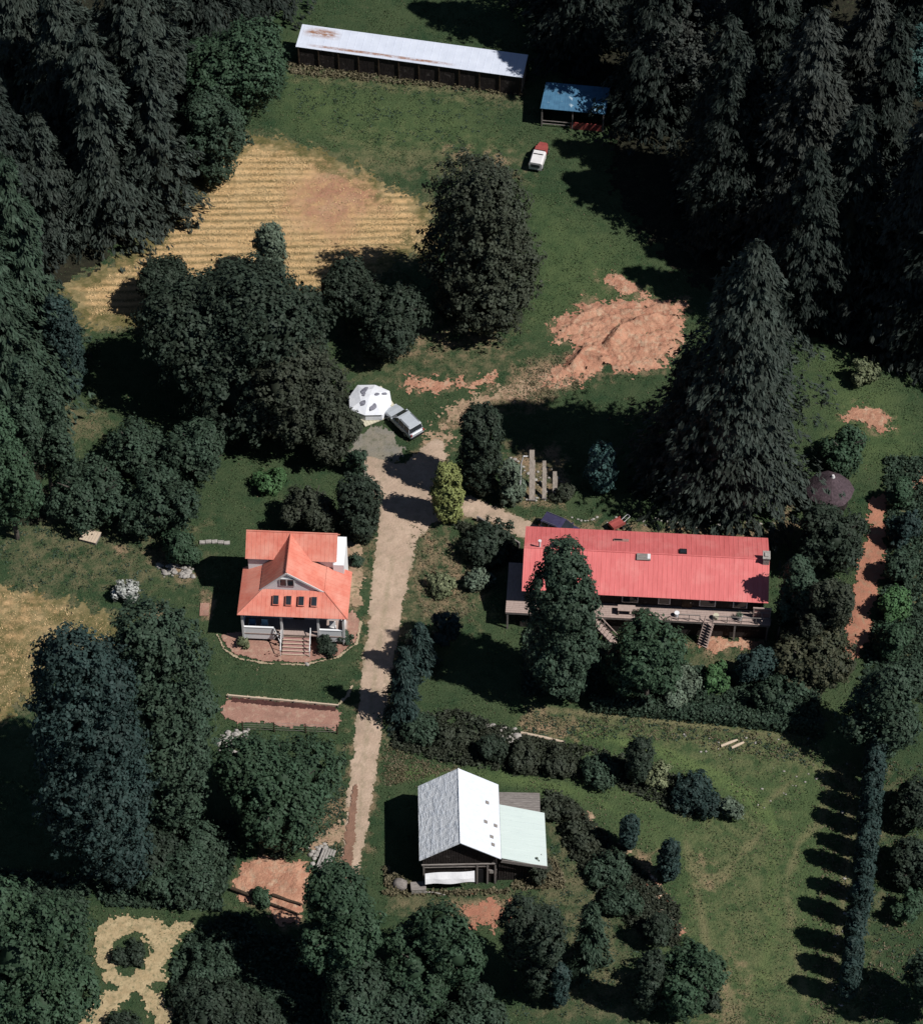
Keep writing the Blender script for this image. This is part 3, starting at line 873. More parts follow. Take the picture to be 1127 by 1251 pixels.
# ------------------------------------------------------------------ every tree and shrub: kind, box in the photo (x0, y0, x1, y1), leaf colour, label, group
GW, GC = 'conifers in the north west wood', 'conifers in the north east wood'
TREES = [
    ('fir', -35, -130, 78, 190, 'wood', 'tall grey conifer in the top left corner of the wood', GW),
    ('fir', 18, -30, 142, 262, 'wood', 'grey drooping conifer standing one in from the top left corner', GW),
    ('fir', 62, 30, 176, 308, 'wood', 'grey conifer at the wood edge above the straw field corner', GW),
    ('fir', 105, -110, 228, 205, 'wood', 'broad grey conifer left of the bright green tree', GW),
    ('fir', 148, 30, 222, 285, 'wood', 'slim grey conifer on the edge of the wood beside the straw field', GW),
    ('fir', -70, 60, 50, 340, 'fir', 'dark conifer cut by the left edge of the picture', GW),
    ('fir', -28, 190, 70, 470, 'mid', 'green conifer left of the straw field tip', GW),
    ('fir', -75, 270, 62, 560, 'mid', 'wide green conifer on the left edge below the wood', GW),
    ('fir', 190, -120, 300, 90, 'fir', 'dark conifer behind the bright green tree, cut by the top edge', GW),
    ('fir', 268, -190, 360, 22, 'fir', 'dark conifer cropped by the top edge left of the long shed', GW),
    ('col', 56, 362, 99, 488, 'blue', 'narrow blue green tree at the pointed end of the straw field', None),
    ('oak', -40, 470, 48, 655, 'green', 'green leafy tree on the left edge above the lawn', None),
    ('oak', 12, 420, 88, 610, 'mid', 'leafy tree next to the left edge above the round bush group', None),
    ('oak', 222, 6, 353, 165, 'green', 'bright green leafy tree left of the long white shed', None),
    ('oak', 214, 98, 312, 216, 'mid', 'low green tree at the upper corner of the straw field', None),
    ('oak', 184, 290, 418, 508, 'dark', 'largest spreading tree, below the straw field', None),
    ('oak', 150, 303, 242, 390, 'dark', 'dark side tree left of the largest spreading tree', None),
    ('col', 312, 276, 350, 345, 'pale', 'small grey leaved tree sticking up into the straw field', None),
    ('oak', 394, 312, 482, 402, 'dark', 'round dark tree between the straw field and the tall blocky tree', None),
    ('oak', 425, 345, 523, 440, 'dark', 'round dark tree left of the tall blocky tree foot', None),
    ('oak', 300, 400, 432, 548, 'brown', 'brownish tree in front of the largest spreading tree', None),
    ('col', 518, 206, 655, 396, 'brown', 'tall blocky dark tree at the right end of the straw field', None),
    ('shrub', 528, 338, 594, 394, 'dark', 'dark bush at the foot of the tall blocky tree', None),
    ('oak', 362, 483, 442, 570, 'brown', 'olive brown tree beside the white canvas tent', None),
    ('oak', 128, 512, 210, 582, 'mid', 'dome shaped tree, uppermost of the four left of the house', 'round trees left of the house'),
    ('oak', 58, 558, 162, 646, 'mid', 'widest round tree casting shade on the side lawn', 'round trees left of the house'),
    ('oak', 202, 506, 292, 592, 'mid', 'round tree nearest the grass behind the house', 'round trees left of the house'),
    ('oak', 148, 566, 246, 656, 'mid', 'round tree above the rock heap on the side lawn', 'round trees left of the house'),
    ('shrub', 194, 640, 248, 694, 'green', 'rounded green bush between the rock heap and the house', None),
    ('shrub', 138, 700, 175, 736, 'white', 'white flowering bush on the side lawn', None),
    ('oak', 342, 588, 415, 655, 'brown', 'olive tree standing right behind the house roof', None),
    ('col', 411, 584, 464, 660, 'dark', 'dark upright tree between the house and the dirt road', None),
    ('shrub', 306, 566, 350, 606, 'lush', 'light green bush on the grass behind the house', None),
    ('shrub', 418, 548, 452, 588, 'mid', 'small green bush on the gravel yard edge', None),
    ('col', 559, 495, 613, 602, 'dark', 'dark green cypress beside the road junction', None),
    ('col', 527, 566, 566, 638, 'olive', 'yellow olive columnar tree at the road junction', None),
    ('shrub', 556, 636, 632, 694, 'dark', 'dark bush below the track to the long red roof', None),
    ('col', 716, 545, 754, 600, 'teal', 'pale teal bush in the shade behind the long red roof', None),
    ('shrub', 596, 556, 642, 622, 'pale', 'grey green brush beside the pale timber posts', None),
    ('low', 668, 590, 702, 616, 'brown', 'low brownish bush right of the pale timber posts', None),
    ('oak', 768, -35, 898, 138, 'grey', 'olive grey broad tree right of the blue roofed shed', None),
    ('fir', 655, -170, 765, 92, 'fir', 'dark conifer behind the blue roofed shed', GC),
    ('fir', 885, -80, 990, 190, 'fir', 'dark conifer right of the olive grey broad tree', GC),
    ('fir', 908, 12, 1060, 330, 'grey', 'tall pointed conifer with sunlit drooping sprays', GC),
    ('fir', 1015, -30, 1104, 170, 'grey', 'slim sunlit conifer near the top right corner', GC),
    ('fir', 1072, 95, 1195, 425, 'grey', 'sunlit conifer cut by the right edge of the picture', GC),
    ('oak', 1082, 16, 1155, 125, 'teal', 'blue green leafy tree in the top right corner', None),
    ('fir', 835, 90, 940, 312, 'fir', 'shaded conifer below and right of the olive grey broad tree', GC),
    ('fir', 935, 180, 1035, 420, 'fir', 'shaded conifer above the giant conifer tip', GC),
    ('fir', 792, 430, 880, 606, 'fir', 'dark conifer added as the shaded left side of the giant conifer', GC),  # extra tree standing in for the giant's self-shaded side
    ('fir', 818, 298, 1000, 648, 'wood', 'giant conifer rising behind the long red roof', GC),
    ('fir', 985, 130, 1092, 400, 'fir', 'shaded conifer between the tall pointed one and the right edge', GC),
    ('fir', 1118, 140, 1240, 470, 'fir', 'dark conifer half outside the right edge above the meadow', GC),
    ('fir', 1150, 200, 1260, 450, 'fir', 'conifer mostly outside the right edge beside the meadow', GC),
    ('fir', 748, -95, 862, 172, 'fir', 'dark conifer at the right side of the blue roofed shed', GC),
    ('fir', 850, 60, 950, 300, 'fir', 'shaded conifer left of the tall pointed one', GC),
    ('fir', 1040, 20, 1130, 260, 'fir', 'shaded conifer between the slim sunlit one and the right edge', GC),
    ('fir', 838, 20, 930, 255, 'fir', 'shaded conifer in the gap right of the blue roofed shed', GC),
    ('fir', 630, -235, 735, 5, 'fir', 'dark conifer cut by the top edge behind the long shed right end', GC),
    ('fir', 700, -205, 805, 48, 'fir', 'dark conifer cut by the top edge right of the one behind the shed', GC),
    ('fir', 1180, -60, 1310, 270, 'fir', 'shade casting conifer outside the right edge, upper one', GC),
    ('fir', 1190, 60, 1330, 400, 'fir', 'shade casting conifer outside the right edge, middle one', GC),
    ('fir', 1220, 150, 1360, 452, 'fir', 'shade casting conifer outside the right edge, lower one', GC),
    ('fir', -10, -160, 90, 60, 'wood', 'grey conifer cut by the top edge near the left corner', GW),
    ('fir', 128, 10, 200, 250, 'wood', 'slim grey conifer in the middle of the north west wood', GW),
    ('fir', 12, 140, 96, 322, 'wood', 'short grey conifer in the lower front of the north west wood', GW),
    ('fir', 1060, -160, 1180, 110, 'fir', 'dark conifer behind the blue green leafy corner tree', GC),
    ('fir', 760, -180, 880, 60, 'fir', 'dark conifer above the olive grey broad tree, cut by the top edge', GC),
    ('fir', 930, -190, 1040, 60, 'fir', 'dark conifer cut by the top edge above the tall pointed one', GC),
    ('shrub', 1035, 438, 1071, 475, 'yellow', 'pale flowering bush alone on the shaded meadow edge', None),
    ('oak', 998, 518, 1062, 576, 'green', 'light green tree behind the brown conical roof', None),
    ('oak', 974, 604, 1063, 696, 'dark', 'dark round tree in front of the brown conical roof', None),
    ('oak', 942, 666, 1000, 770, 'mid', 'leafy tree against the right end of the long red roof', None),
    ('oak', 972, 690, 1043, 800, 'brown', 'leafy tree between the long red roof and the red soil path', None),
    ('oak', 946, 760, 1046, 850, 'mottled', 'mottled olive tree beside the lower red soil path', None),
    ('oak', 1030, 798, 1134, 928, 'mid', 'large leafy tree at the top of the columnar row', None),
    ('col', 642, 672, 730, 852, 'mid', 'tall green tree rising before the long red roof', None),
    ('oak', 738, 748, 846, 864, 'green', 'round green tree under the deck of the long building', None),
    ('shrub', 494, 762, 528, 806, 'dark', 'dark bush by the road above the two small conifers', None),
    ('shrub', 520, 748, 564, 798, 'blue', 'blue green bush at the shadow edge left of the long building', None),
    ('fir', 466, 792, 520, 892, 'blue', 'blue conifer throwing a jagged shadow across the road', None),
    ('fir', 486, 762, 536, 836, 'blue', 'shorter blue conifer just above the jagged shadow', None),
    ('col', 46, 780, 182, 1075, 'blue', 'very tall blue green tree on the left above the shaded hollow', None),
    ('col', 136, 742, 258, 1008, 'mid', 'tall green tree left of the terrace bed', None),
    ('oak', 262, 886, 421, 1036, 'green', 'round green tree below the terrace bed', None),
    ('oak', -60, 1072, 118, 1280, 'green', 'green tree filling the bottom left corner', None),
    ('low', 138, 1143, 183, 1188, 'dark', 'round bush inside the straw path loop', None),
    ('low', 226, 1150, 300, 1206, 'mid', 'wide low bush right of the straw path loop', None),
    ('low', 206, 1196, 300, 1266, 'dark', 'wide low dark bush on the bottom edge right of the straw path legs', None),
    ('low', 128, 1226, 176, 1275, 'dark', 'low bush between the two lower legs of the straw path', None),
    ('low', 262, 1212, 336, 1275, 'dark', 'low dark bush below the red earth circle, at the bottom edge', None),
    ('oak', 352, 1058, 472, 1215, 'green', 'leafy tree at the lower end of the dirt road', None),
    ('oak', 464, 1102, 594, 1238, 'green', 'leafy tree in front of the barn on the bottom edge', None),
    ('oak', 388, 1160, 524, 1290, 'mid', 'leafy tree cut by the bottom edge below the dirt road', None),
    ('oak', 611, 1080, 703, 1214, 'dark', 'dark rounded tree right of the barn forecourt', None),
    ('fir', 696, 1105, 744, 1200, 'mid', 'small pointed conifer right of the dark rounded tree', None),
    ('col', 670, 1178, 694, 1230, 'blue', 'slim blue sapling below the dark rounded tree', None),
    ('col', 775, 1162, 811, 1238, 'dark', 'dark oval shrub near the bottom edge casting a long shadow', None),
    ('oak', 806, 1146, 895, 1242, 'green', 'green tree right of the dark oval shrub', None),
    ('shrub', 850, 1206, 888, 1236, 'dark', 'small dark bush at the foot of the green tree by the bottom field', None),
    ('oak', 1090, 950, 1160, 1018, 'dark', 'round dark tree on the right edge, upper of the lower pair', None),
    ('oak', 1080, 1024, 1158, 1090, 'dark', 'round dark tree on the right edge, lower of the lower pair', None),
    ('oak', 1112, 1130, 1200, 1255, 'mid', 'tree mostly outside the right edge near the bottom corner', None),
    ('col', 756, 996, 780, 1038, 'blue', 'clipped blue shrub, left of the two in the lower meadow', 'clipped shrubs in the meadow'),
    ('col', 803, 1027, 830, 1075, 'blue', 'clipped blue shrub, right of the two in the lower meadow', 'clipped shrubs in the meadow'),
    ('col', 762, 906, 798, 956, 'dark', 'dark upright juniper on the curved bank', None),
    ('shrub', 814, 948, 880, 996, 'blue', 'dark spreading bush at the right end of the curved bank', None),
    ('shrub', 878, 966, 914, 1002, 'pale', 'dry grey bush beyond the end of the curved bank', None),
    ('shrub', 572, 894, 620, 936, 'dark', 'dark bush at the left end of the curved bank', 'bushes on the curved bank'),
    ('low', 618, 902, 672, 944, 'brown', 'second bush from the left on the curved bank', 'bushes on the curved bank'),
    ('low', 660, 910, 712, 950, 'brown', 'brown bush on the curved bank below the tan soil patch', 'bushes on the curved bank'),
    ('low', 700, 916, 760, 960, 'mid', 'green bush on the curved bank left of the juniper', 'bushes on the curved bank'),
    ('shrub', 790, 928, 828, 966, 'yellow', 'spiky pale plant on the curved bank right of the juniper', None),
    ('low', 660, 966, 708, 1008, 'brown', 'brown brush beside the mint lean to roof', 'bushes on the lower bank'),
    ('low', 690, 994, 740, 1042, 'brown', 'low brown brush on the lower bank right of the barn', 'bushes on the lower bank'),
    ('low', 718, 1032, 778, 1086, 'mid', 'green brush in the middle of the lower bank', 'bushes on the lower bank'),
    ('low', 736, 1070, 790, 1134, 'mid', 'largest green brush on the lower bank', 'bushes on the lower bank'),
    ('shrub', 780, 1108, 826, 1160, 'dark', 'dark brush at the bottom end of the lower bank', 'bushes on the lower bank'),
    ('shrub', 1078, 578, 1118, 626, 'green', 'green bush at the top end of the red soil path', 'bushes along the red soil path'),
    ('shrub', 1082, 622, 1128, 676, 'blue', 'blue green bush beside the upper red soil path', 'bushes along the red soil path'),
    ('shrub', 1078, 668, 1124, 720, 'mid', 'green bush beside the middle of the red soil path', 'bushes along the red soil path'),
    ('shrub', 1070, 712, 1116, 762, 'lush', 'bright bush beside the lower red soil path', 'bushes along the red soil path'),
    ('shrub', 1064, 754, 1118, 812, 'green', 'green bush at the bottom end of the red soil path', 'bushes along the red soil path'),
    ('shrub', 856, 806, 897, 848, 'lush', 'vivid light green bush before the hedge', None),
    ('shrub', 796, 812, 862, 868, 'pale', 'silvery grey bush left of the vivid green one', None),
    ('shrub', 898, 786, 954, 848, 'blue', 'blue green bush below the right end of the deck', None),
    ('shrub', 918, 818, 1002, 886, 'mid', 'wide green bush behind the right part of the hedge', None),
    ('shrub', 384, 776, 414, 804, 'dark', 'dark bush right of the house steps', None),
    ('shrub', 412, 768, 432, 790, 'mid', 'small bush at the front right corner of the house', None),
    ('shrub', 288, 776, 308, 794, 'yellow', 'small yellowish bush under the left porch panel', None),
    ('shrub', 424, 676, 442, 694, 'mid', 'little green bush in the side bed by the road', None),
    ('shrub', 520, 700, 560, 730, 'yellow', 'dry tuft bush right of the road below the junction', None),
    ('shrub', 560, 690, 606, 724, 'pale', 'grey green bush on the slope left of the long building', None),
    ('low', 486, 872, 540, 916, 'mid', 'green bush beside the road below the blue conifer', None),
    ('low', 536, 884, 578, 920, 'brown', 'low brownish bush next to the dark bank bush, above the barn', None),
    ('shrub', 640, 1040, 676, 1080, 'brown', 'brown brush at the corner of the mint lean to', None),
    ('shrub', 136, 1010, 220, 1085, 'dark', 'dark brush at the foot of the tall blue green tree', None),
    ('low', 206, 1010, 282, 1072, 'mid', 'green brush left of the red earth circle', None),
    ('low', 168, 1040, 262, 1108, 'mid', 'green brush above the straw path loop', None),
    ('shrub', 540, 1205, 622, 1270, 'mid', 'low green bush on the bottom edge below the barn trees', None),
    ('shrub', 1085, 1085, 1135, 1135, 'green', 'green bush on the right edge below the round pair', None),
    ('shrub', 330, 1030, 352, 1050, 'dark', 'little bush on the upper rim of the red earth circle', None),
    ('shrub', 298, 1085, 330, 1110, 'green', 'small green bush growing over the red earth circle', None),
]
ROWT = [(1069, 930), (1067, 952), (1065, 976), (1062, 1000), (1060, 1027), (1057, 1051), (1054, 1082), (1051, 1111), (1045, 1147), (1041, 1177), (1037, 1206)]
PLURAL_ROW = ['topmost', 'second', 'third', 'fourth', 'fifth', 'sixth', 'seventh', 'eighth', 'ninth', 'tenth', 'lowest']


def plant(i, kind, x0, y0, x1, y1, tint, label, group):
    rng = np.random.default_rng(1000 + i * 7)
    low = kind == 'low'
    kind = 'shrub' if low else kind
    s = scale_at((x0 + x1) / 2, (y0 + y1) / 2) * 0.3 + scale_at((x0 + x1) / 2, y1) * 0.7
    r = (x1 - x0) / 2 / s
    lp = PITCH + math.atan(((y0 + y1) / 2 - CY) / F)
    SPl, CPl = math.sin(lp), math.cos(lp)
    if kind == 'fir':
        q = P((x0 + x1) / 2, y1 - 0.8 * r * s * SPl)
        lo_, hi_ = 2.0, 70.0
        for _ in range(30):
            H = (lo_ + hi_) / 2
            if to_px(q[0], q[1], H)[1] > y0:
                lo_ = H
            else:
                hi_ = H
        lean = to_px(q[0], q[1], H)
        q = P((x0 + x1) / 2 - (lean[0] - (x0 + x1) / 2) * 0.5, y1 - 0.8 * r * s * SPl)
        root = empty('conifer_tree', (q[0], q[1], float(hgt(q[0], q[1]))), 0, label, 'conifer', group)
        v, f, t = fir_foliage(H, r * (1.25 if H > 12 else 1.05), rng, 1.25, 0.62 if H > 12 else 0.85)
        np_mesh('crown', v, f, L[tint], root, {'tint': t})
        mb = MB().tube((0, 0, -0.3), (0, 0, H * 0.55), 0.018 * H + 0.05, 0.010 * H, 8).tube((0, 0, H * 0.55), (0, 0, H * 0.97), 0.010 * H, 0.02, 6)
        mb.build('trunk', M['log'], root)
        return
    hh = (y1 - y0) / 2 / s
    b = math.sqrt(max(hh * hh - (r * SPl) ** 2, (0.40 * hh) ** 2)) / CPl
    b = max(b, 0.5 * r)
    lift = {'oak': 0.35 + 0.06 * b, 'col': 0.15, 'shrub': -0.15 * b}[kind]
    if low:
        b, lift = 0.5 * r, -0.1 * r
    zc = b + lift
    q = P((x0 + x1) / 2, (y0 + y1) / 2, zc)
    gz_ = float(hgt(q[0], q[1]))
    nm, cat = {'oak': ('leafy_tree', 'tree'), 'col': ('columnar_tree', 'tree'), 'shrub': ('shrub', 'shrub')}[kind]
    root = empty(nm, (q[0], q[1], gz_), 0, label, cat, group)
    v, f, t = foliage(r * (1.0 if kind != 'col' else 1.04), b, kind, rng, 1.0)
    v[:, 2] = np.maximum(v[:, 2] + zc, 0.02)
    np_mesh('crown' if kind != 'shrub' else 'foliage', v, f, L[tint], root, {'tint': t})
    if kind == 'shrub':
        mb = MB()
        for k in range(4):
            a = k * 1.6 + rng.random()
            mb.tube((0.05 * math.cos(a), 0.05 * math.sin(a), -0.1), (0.5 * r * math.cos(a), 0.5 * r * math.sin(a), zc), 0.05, 0.015, 5)
        mb.build('stem', M['log'], root)
    else:
        trunk_mb(zc, 0.10 + 0.05 * r, rng, 10, r * 0.8).build('trunk', M['grey_bark'], root)


for i, row in enumerate(TREES):
    plant(i, *row)
for i, (a, b_) in enumerate(ROWT):
    plant(300 + i, 'col', a - 12 - (i % 3), b_ - 30 - (i * 5) % 9, a + 12 + (i % 2), b_ + 16, 'blue',
          'blue green columnar tree, %s of the row along the right field edge' % PLURAL_ROW[i], 'columnar trees along the right field edge')


# clipped hedge below the long building, and loose ground cover
def scatter_pts(zone, n, rng, line=False, inset=0.0):
    pts = zone
    w = np.array([P(p[0], p[1])[:2] for p in pts])
    lo, hi = w.min(0) - 1, w.max(0) + 1
    q = rng.uniform(lo, hi, (n * 4, 2))
    a, b = to_px(q[:, 0], q[:, 1])
    sd = (sd_line if line else sd_poly)(a, b, pts)
    q = q[sd > inset][:n]
    return q


rng = np.random.default_rng(5)
HEDGE = [(722, 862), (760, 866), (830, 872), (900, 879), (960, 886), (1004, 893)]
root = empty('hedge', ground_pt(722, 862), 0, 'long low clipped hedge below the long building', 'hedge')
o0 = np.array(root.location)
V, Fc, T = [], [], []
off = 0
for (a, b), (c, d) in zip(HEDGE[:-1], HEDGE[1:]):
    p, q = P(a, b), P(c, d)
    n = int(np.linalg.norm(q - p) * 260)
    t = rng.random((n, 1))
    cen = p + (q - p) * t
    ang = rng.uniform(-0.2, np.pi + 0.2, n)
    w_, h_ = 0.85, 1.5
    pos = cen + np.stack([0.1 * rng.normal(size=n), np.cos(ang) * w_, np.abs(np.sin(ang)) ** 0.5 * h_ * (0.9 + 0.2 * vnoise(cen[:, 0] * 1.3, cen[:, 1], 3))], 1)
    pos += rng.normal(size=(n, 3)) * 0.09
    pos[:, 2] = np.where(rng.random(n) < 0.5, pos[:, 2], pos[:, 2] * rng.random(n))
    nr = np.stack([np.zeros(n), np.cos(ang), np.sin(ang)], 1) + unit(n, rng) * 0.6
    nr /= np.linalg.norm(nr, axis=1, keepdims=True)
    tt, bb = rot_basis(nr, rng)
    sz = 0.2 * rng.uniform(0.6, 1.5, n)
    v, f = leaf_quads(pos, tt, bb, sz * 1.4, sz)
    V.append(v); Fc.append(f + off); off += len(v)
    T.append(np.repeat(rng.random(n), 4))
    for k in range(7):
        cc = p + (q - p) * (k + 0.5) / 7 + np.array([0, 0, 0.55])
        v, f = blob(cc, (np.linalg.norm(q - p) / 11, 0.62, 0.75), rng)
        V.append(v); Fc.append(f + off); off += len(v)
        T.append(np.full(len(v), 0.2))
np_mesh('foliage', np.concatenate(V) - o0, np.concatenate(Fc), L['mid'], root, {'tint': np.concatenate(T)})
for (a, b) in HEDGE:
    p = P(a, b) - o0
    MB().tube((p[0], p[1], -0.1), (p[0] + .1, p[1], 1.0), 0.05, 0.02, 5).build('stem', M['log'], root)


def cover(name, zones, mt, n, hmax, leaf, seed):
    """tangled ground cover as one mass"""
    rng = np.random.default_rng(seed)
    V, T = [], []
    for z in zones:
        line = len(z[0]) == 3
        q = scatter_pts(z, n, rng, line)
        k = 9
        top = hmax * (0.25 + 0.75 * fbm(q[:, 0] * 0.6, q[:, 1] * 0.6, seed, 3)) * rng.uniform(0.6, 1.1, len(q))
        c = np.repeat(np.stack([q[:, 0], q[:, 1], hgt(q[:, 0], q[:, 1]) + top * 0.6], 1), k, 0)
        m_ = len(c)
        c = c + unit(m_, rng) * rng.random((m_, 1)) * (0.35 if hmax > 0.2 else 0.55) * np.array([1, 1, 1 if hmax > 0.2 else 0.2])
        c[:, 2] = np.maximum(c[:, 2], 0.0) + 0.02
        nr = unit(m_, rng) * 0.8 + np.array([0, 0, 0.7])
        nr /= np.linalg.norm(nr, axis=1, keepdims=True)
        tt, bb = rot_basis(nr, rng)
        sz = leaf * rng.uniform(0.6, 1.5, m_)
        v, f = leaf_quads(c, tt, bb, sz * 1.6, sz)
        V.append(v)
        T.append(np.repeat(np.clip(np.repeat(rng.random(len(q)), k) * .5 + rng.random(m_) * .5, 0, 1), 4))
    v = np.concatenate(V)
    tag(np_mesh(name, v, np.arange(len(v)).reshape(-1, 4), mt, attrs={'tint': np.concatenate(T)}), kind='stuff')


cover('undergrowth', [[(120, 1000), (285, 1005), (290, 1040), (276, 1085), (270, 1112), (130, 1108), (100, 1060)],
                      [(232, 1146), (270, 1120), (300, 1118), (330, 1142), (400, 1150), (600, 1240), (600, 1260), (215, 1260), (210, 1180)],
                      [(-20, 1060), (110, 1075), (100, 1200), (70, 1251), (-20, 1251)]], L['mid'], 2300, 0.9, 0.24, 71)
cover('undergrowth', [[(480, 872), (560, 868), (660, 905), (770, 925), (860, 965), (890, 985), (840, 1000), (740, 955), (640, 945), (560, 935), (480, 915)],
                      [(665, 965), (700, 980), (760, 1040), (830, 1110), (830, 1160), (790, 1150), (720, 1080), (690, 1030)],
                      [(555, 640), (620, 655), (640, 690), (600, 690)]], L['brown'], 2000, 0.65, 0.17, 72)
cover('undergrowth', [[(1080, 560), (1135, 560), (1135, 860), (1050, 830), (1062, 780), (1085, 700)],
                      [(770, 810), (1000, 830), (1000, 880), (780, 862)],
                      [(640, 770), (760, 790), (740, 850), (640, 850)]], L['mid'], 1900, 0.7, 0.2, 73)
cover('undergrowth', [[(470, 1060), (520, 1090), (690, 1085), (680, 1050), (640, 1060), (620, 1092), (470, 1095)],
                      [(350, 75), (640, 108), (640, 118), (350, 90)]], L['dryblade'], 700, 0.4, 0.16, 74)

cover('weeds', [[(1075, 930), (1127, 930), (1127, 1251), (1050, 1251), (1060, 1100)], [(1005, 930), (1045, 930), (1020, 1251), (990, 1251)],
                [(640, 868), (900, 892), (1000, 900), (1000, 935), (820, 905), (640, 900)], [(470, 905), (500, 925), (560, 940), (470, 960)],
                [(500, 640), (560, 650), (585, 720), (575, 760), (520, 770), (505, 720)], [(640, 440), (700, 430), (720, 470), (640, 500)]],
      L['dryblade'], 170, 0.14, 0.12, 75)
cover('weeds', [[(1075, 930), (1127, 930), (1127, 1251), (1050, 1251), (1060, 1100)], [(640, 868), (900, 892), (1000, 900), (1000, 935), (820, 905), (640, 900)],
                [(660, 1000), (720, 1060), (800, 1200), (700, 1251), (600, 1251), (650, 1100)], [(400, 960), (425, 900), (418, 1050), (385, 1050)],
                [(0, 620), (240, 640), (240, 720), (0, 720)], [(360, 85), (640, 120), (560, 200), (360, 150)]],
      L['mid'], 190, 0.14, 0.12, 76)

# grass tufts over all the grass
rng = np.random.default_rng(9)
n = 420000
q = np.stack([rng.uniform(-54, 54, n), rng.uniform(-66, 84, n)], 1)
a, b = to_px(q[:, 0], q[:, 1])
ok = (a > -30) & (a < 1160) & (b > -30) & (b < 1290)
for z in (ROAD, GRAVEL, PIT, CIRC, BEDF, TERR, PATHR, STRAW, BEDS):
    bb_ = (a > min(t[0] for t in z) - 20) & (a < max(t[0] for t in z) + 20)
    s_ = np.full(len(a), -1.0)
    s_[bb_] = sd_poly(a[bb_], b[bb_], z)
    ok &= s_ < 1
clump = fbm(q[:, 0] * 0.7, q[:, 1] * 0.7, 91, 4)
ok &= rng.random(n) < np.clip((clump - 0.30) * 3.2, 0.08, 1)
q, clump, a, b = q[ok], clump[ok], a[ok], b[ok]
n = len(q)
ang = rng.uniform(0, 2 * np.pi, n)
hgt_ = rng.uniform(0.05, 0.14, n) * (0.4 + clump)
ax = np.stack([np.cos(ang) * 0.7, np.sin(ang) * 0.7, np.ones(n)], 1)
side = np.stack([-np.sin(ang), np.cos(ang), np.zeros(n)], 1)
c = np.stack([q[:, 0], q[:, 1], hgt(q[:, 0], q[:, 1])], 1)
w_ = rng.uniform(0.03, 0.075, n)[:, None]
v = np.stack([c - side * w_, c + side * w_, c + ax * hgt_[:, None] + side * w_ * 0.7, c + ax * hgt_[:, None] - side * w_ * 0.5], 1)
ns = 20000
q2 = np.concatenate([scatter_pts(STRAW, ns, rng, False, 22), scatter_pts(STRAW_B, 5000, rng, False, 14)])
pa, pb = to_px(q2[:, 0], q2[:, 1])
q2 = q2[(sd_poly(pa, pb, [(355, 240), (385, 200), (450, 200), (462, 250), (410, 292), (365, 284)]) < -4) | (rng.random(len(q2)) < 0.25)]
an2 = rng.uniform(0, 2 * np.pi, len(q2))
c2 = np.stack([q2[:, 0], q2[:, 1], hgt(q2[:, 0], q2[:, 1]) + 0.03], 1)
s2 = np.stack([-np.sin(an2), np.cos(an2), np.zeros(len(q2))], 1)
a2 = np.stack([np.cos(an2) * 0.9, np.sin(an2) * 0.9, np.ones(len(q2)) * 0.7], 1)
w2 = rng.uniform(0.025, 0.06, len(q2))[:, None]
h2_ = rng.uniform(0.08, 0.22, len(q2))[:, None]
vv = np.stack([c2 - s2 * w2, c2 + s2 * w2, c2 + a2 * h2_ + s2 * w2 * .6, c2 + a2 * h2_ - s2 * w2 * .5], 1).reshape(-1, 3)
tag(np_mesh('straw', vv, np.arange(len(vv)).reshape(-1, 4), L['strawblade'], attrs={'tint': np.repeat(rng.random(len(q2)), 4)}), kind='stuff')
isdry = (sd_poly(a, b, [(640, 850), (1040, 880), (1010, 1251), (640, 1251)]) > 0) & (rng.random(n) < 0.30) | (rng.random(n) < 0.04)
for nm, sel, mt in (('grass', ~isdry, L['blade']), ('grass', isdry, L['dryblade'])):
    vv = v[sel].reshape(-1, 3)
    tag(np_mesh(nm, vv, np.arange(len(vv)).reshape(-1, 4), mt, attrs={'tint': np.repeat(rng.random(sel.sum()), 4)}), kind='stuff')


# ------------------------------------------------------------------ the white house with the red roof
q = P(357, 754, 4.6)
house = empty('house', (q[0], q[1], 0), R(-3.0), 'white porch house with a red hipped and gabled metal roof', 'house')


def plane(mb, poly, edir, t=0.10, sp=0.42, rib=True):
    mb.slab(poly, t)
    if rib:
        mb.ribs(poly, edir, sp)


roof = MB()
EV, TP = 4.6, 5.8
plane(roof, [(-5.35, 0, EV), (5.35, 0, EV), (2.95, 2.4, TP), (-2.95, 2.4, TP)], (1, 0, 0))
plane(roof, [(5.36, 0, EV), (5.36, 5.9, EV), (2.96, 5.9, TP), (2.96, 2.4, TP)], (0, 1, 0))
plane(roof, [(-5.36, 5.9, EV), (-5.36, 0, EV), (-2.96, 2.4, TP), (-2.96, 5.9, TP)], (0, 1, 0))
RX = -0.62
plane(roof, [(RX, 2.35, 8.50), (RX, 7.2, 8.50), (3.0, 7.2, 5.70), (3.0, 2.35, 5.70)], (0, 1, 0))
plane(roof, [(RX - .01, 7.2, 8.50), (RX - .01, 2.35, 8.50), (-3.3, 2.35, 5.72), (-3.3, 7.2, 5.72)], (0, 1, 0))
plane(roof, [(-4.95, 5.2, 6.85), (3.95, 5.2, 6.85), (3.95, 7.3, 8.62), (-4.95, 7.3, 8.62)], (1, 0, 0))
plane(roof, [(-4.95, 7.31, 8.62), (3.95, 7.31, 8.62), (3.95, 9.3, 6.2), (-4.95, 9.3, 6.2)], (1, 0, 0))
roof = roof.build('roof', M['red_roof'], house)
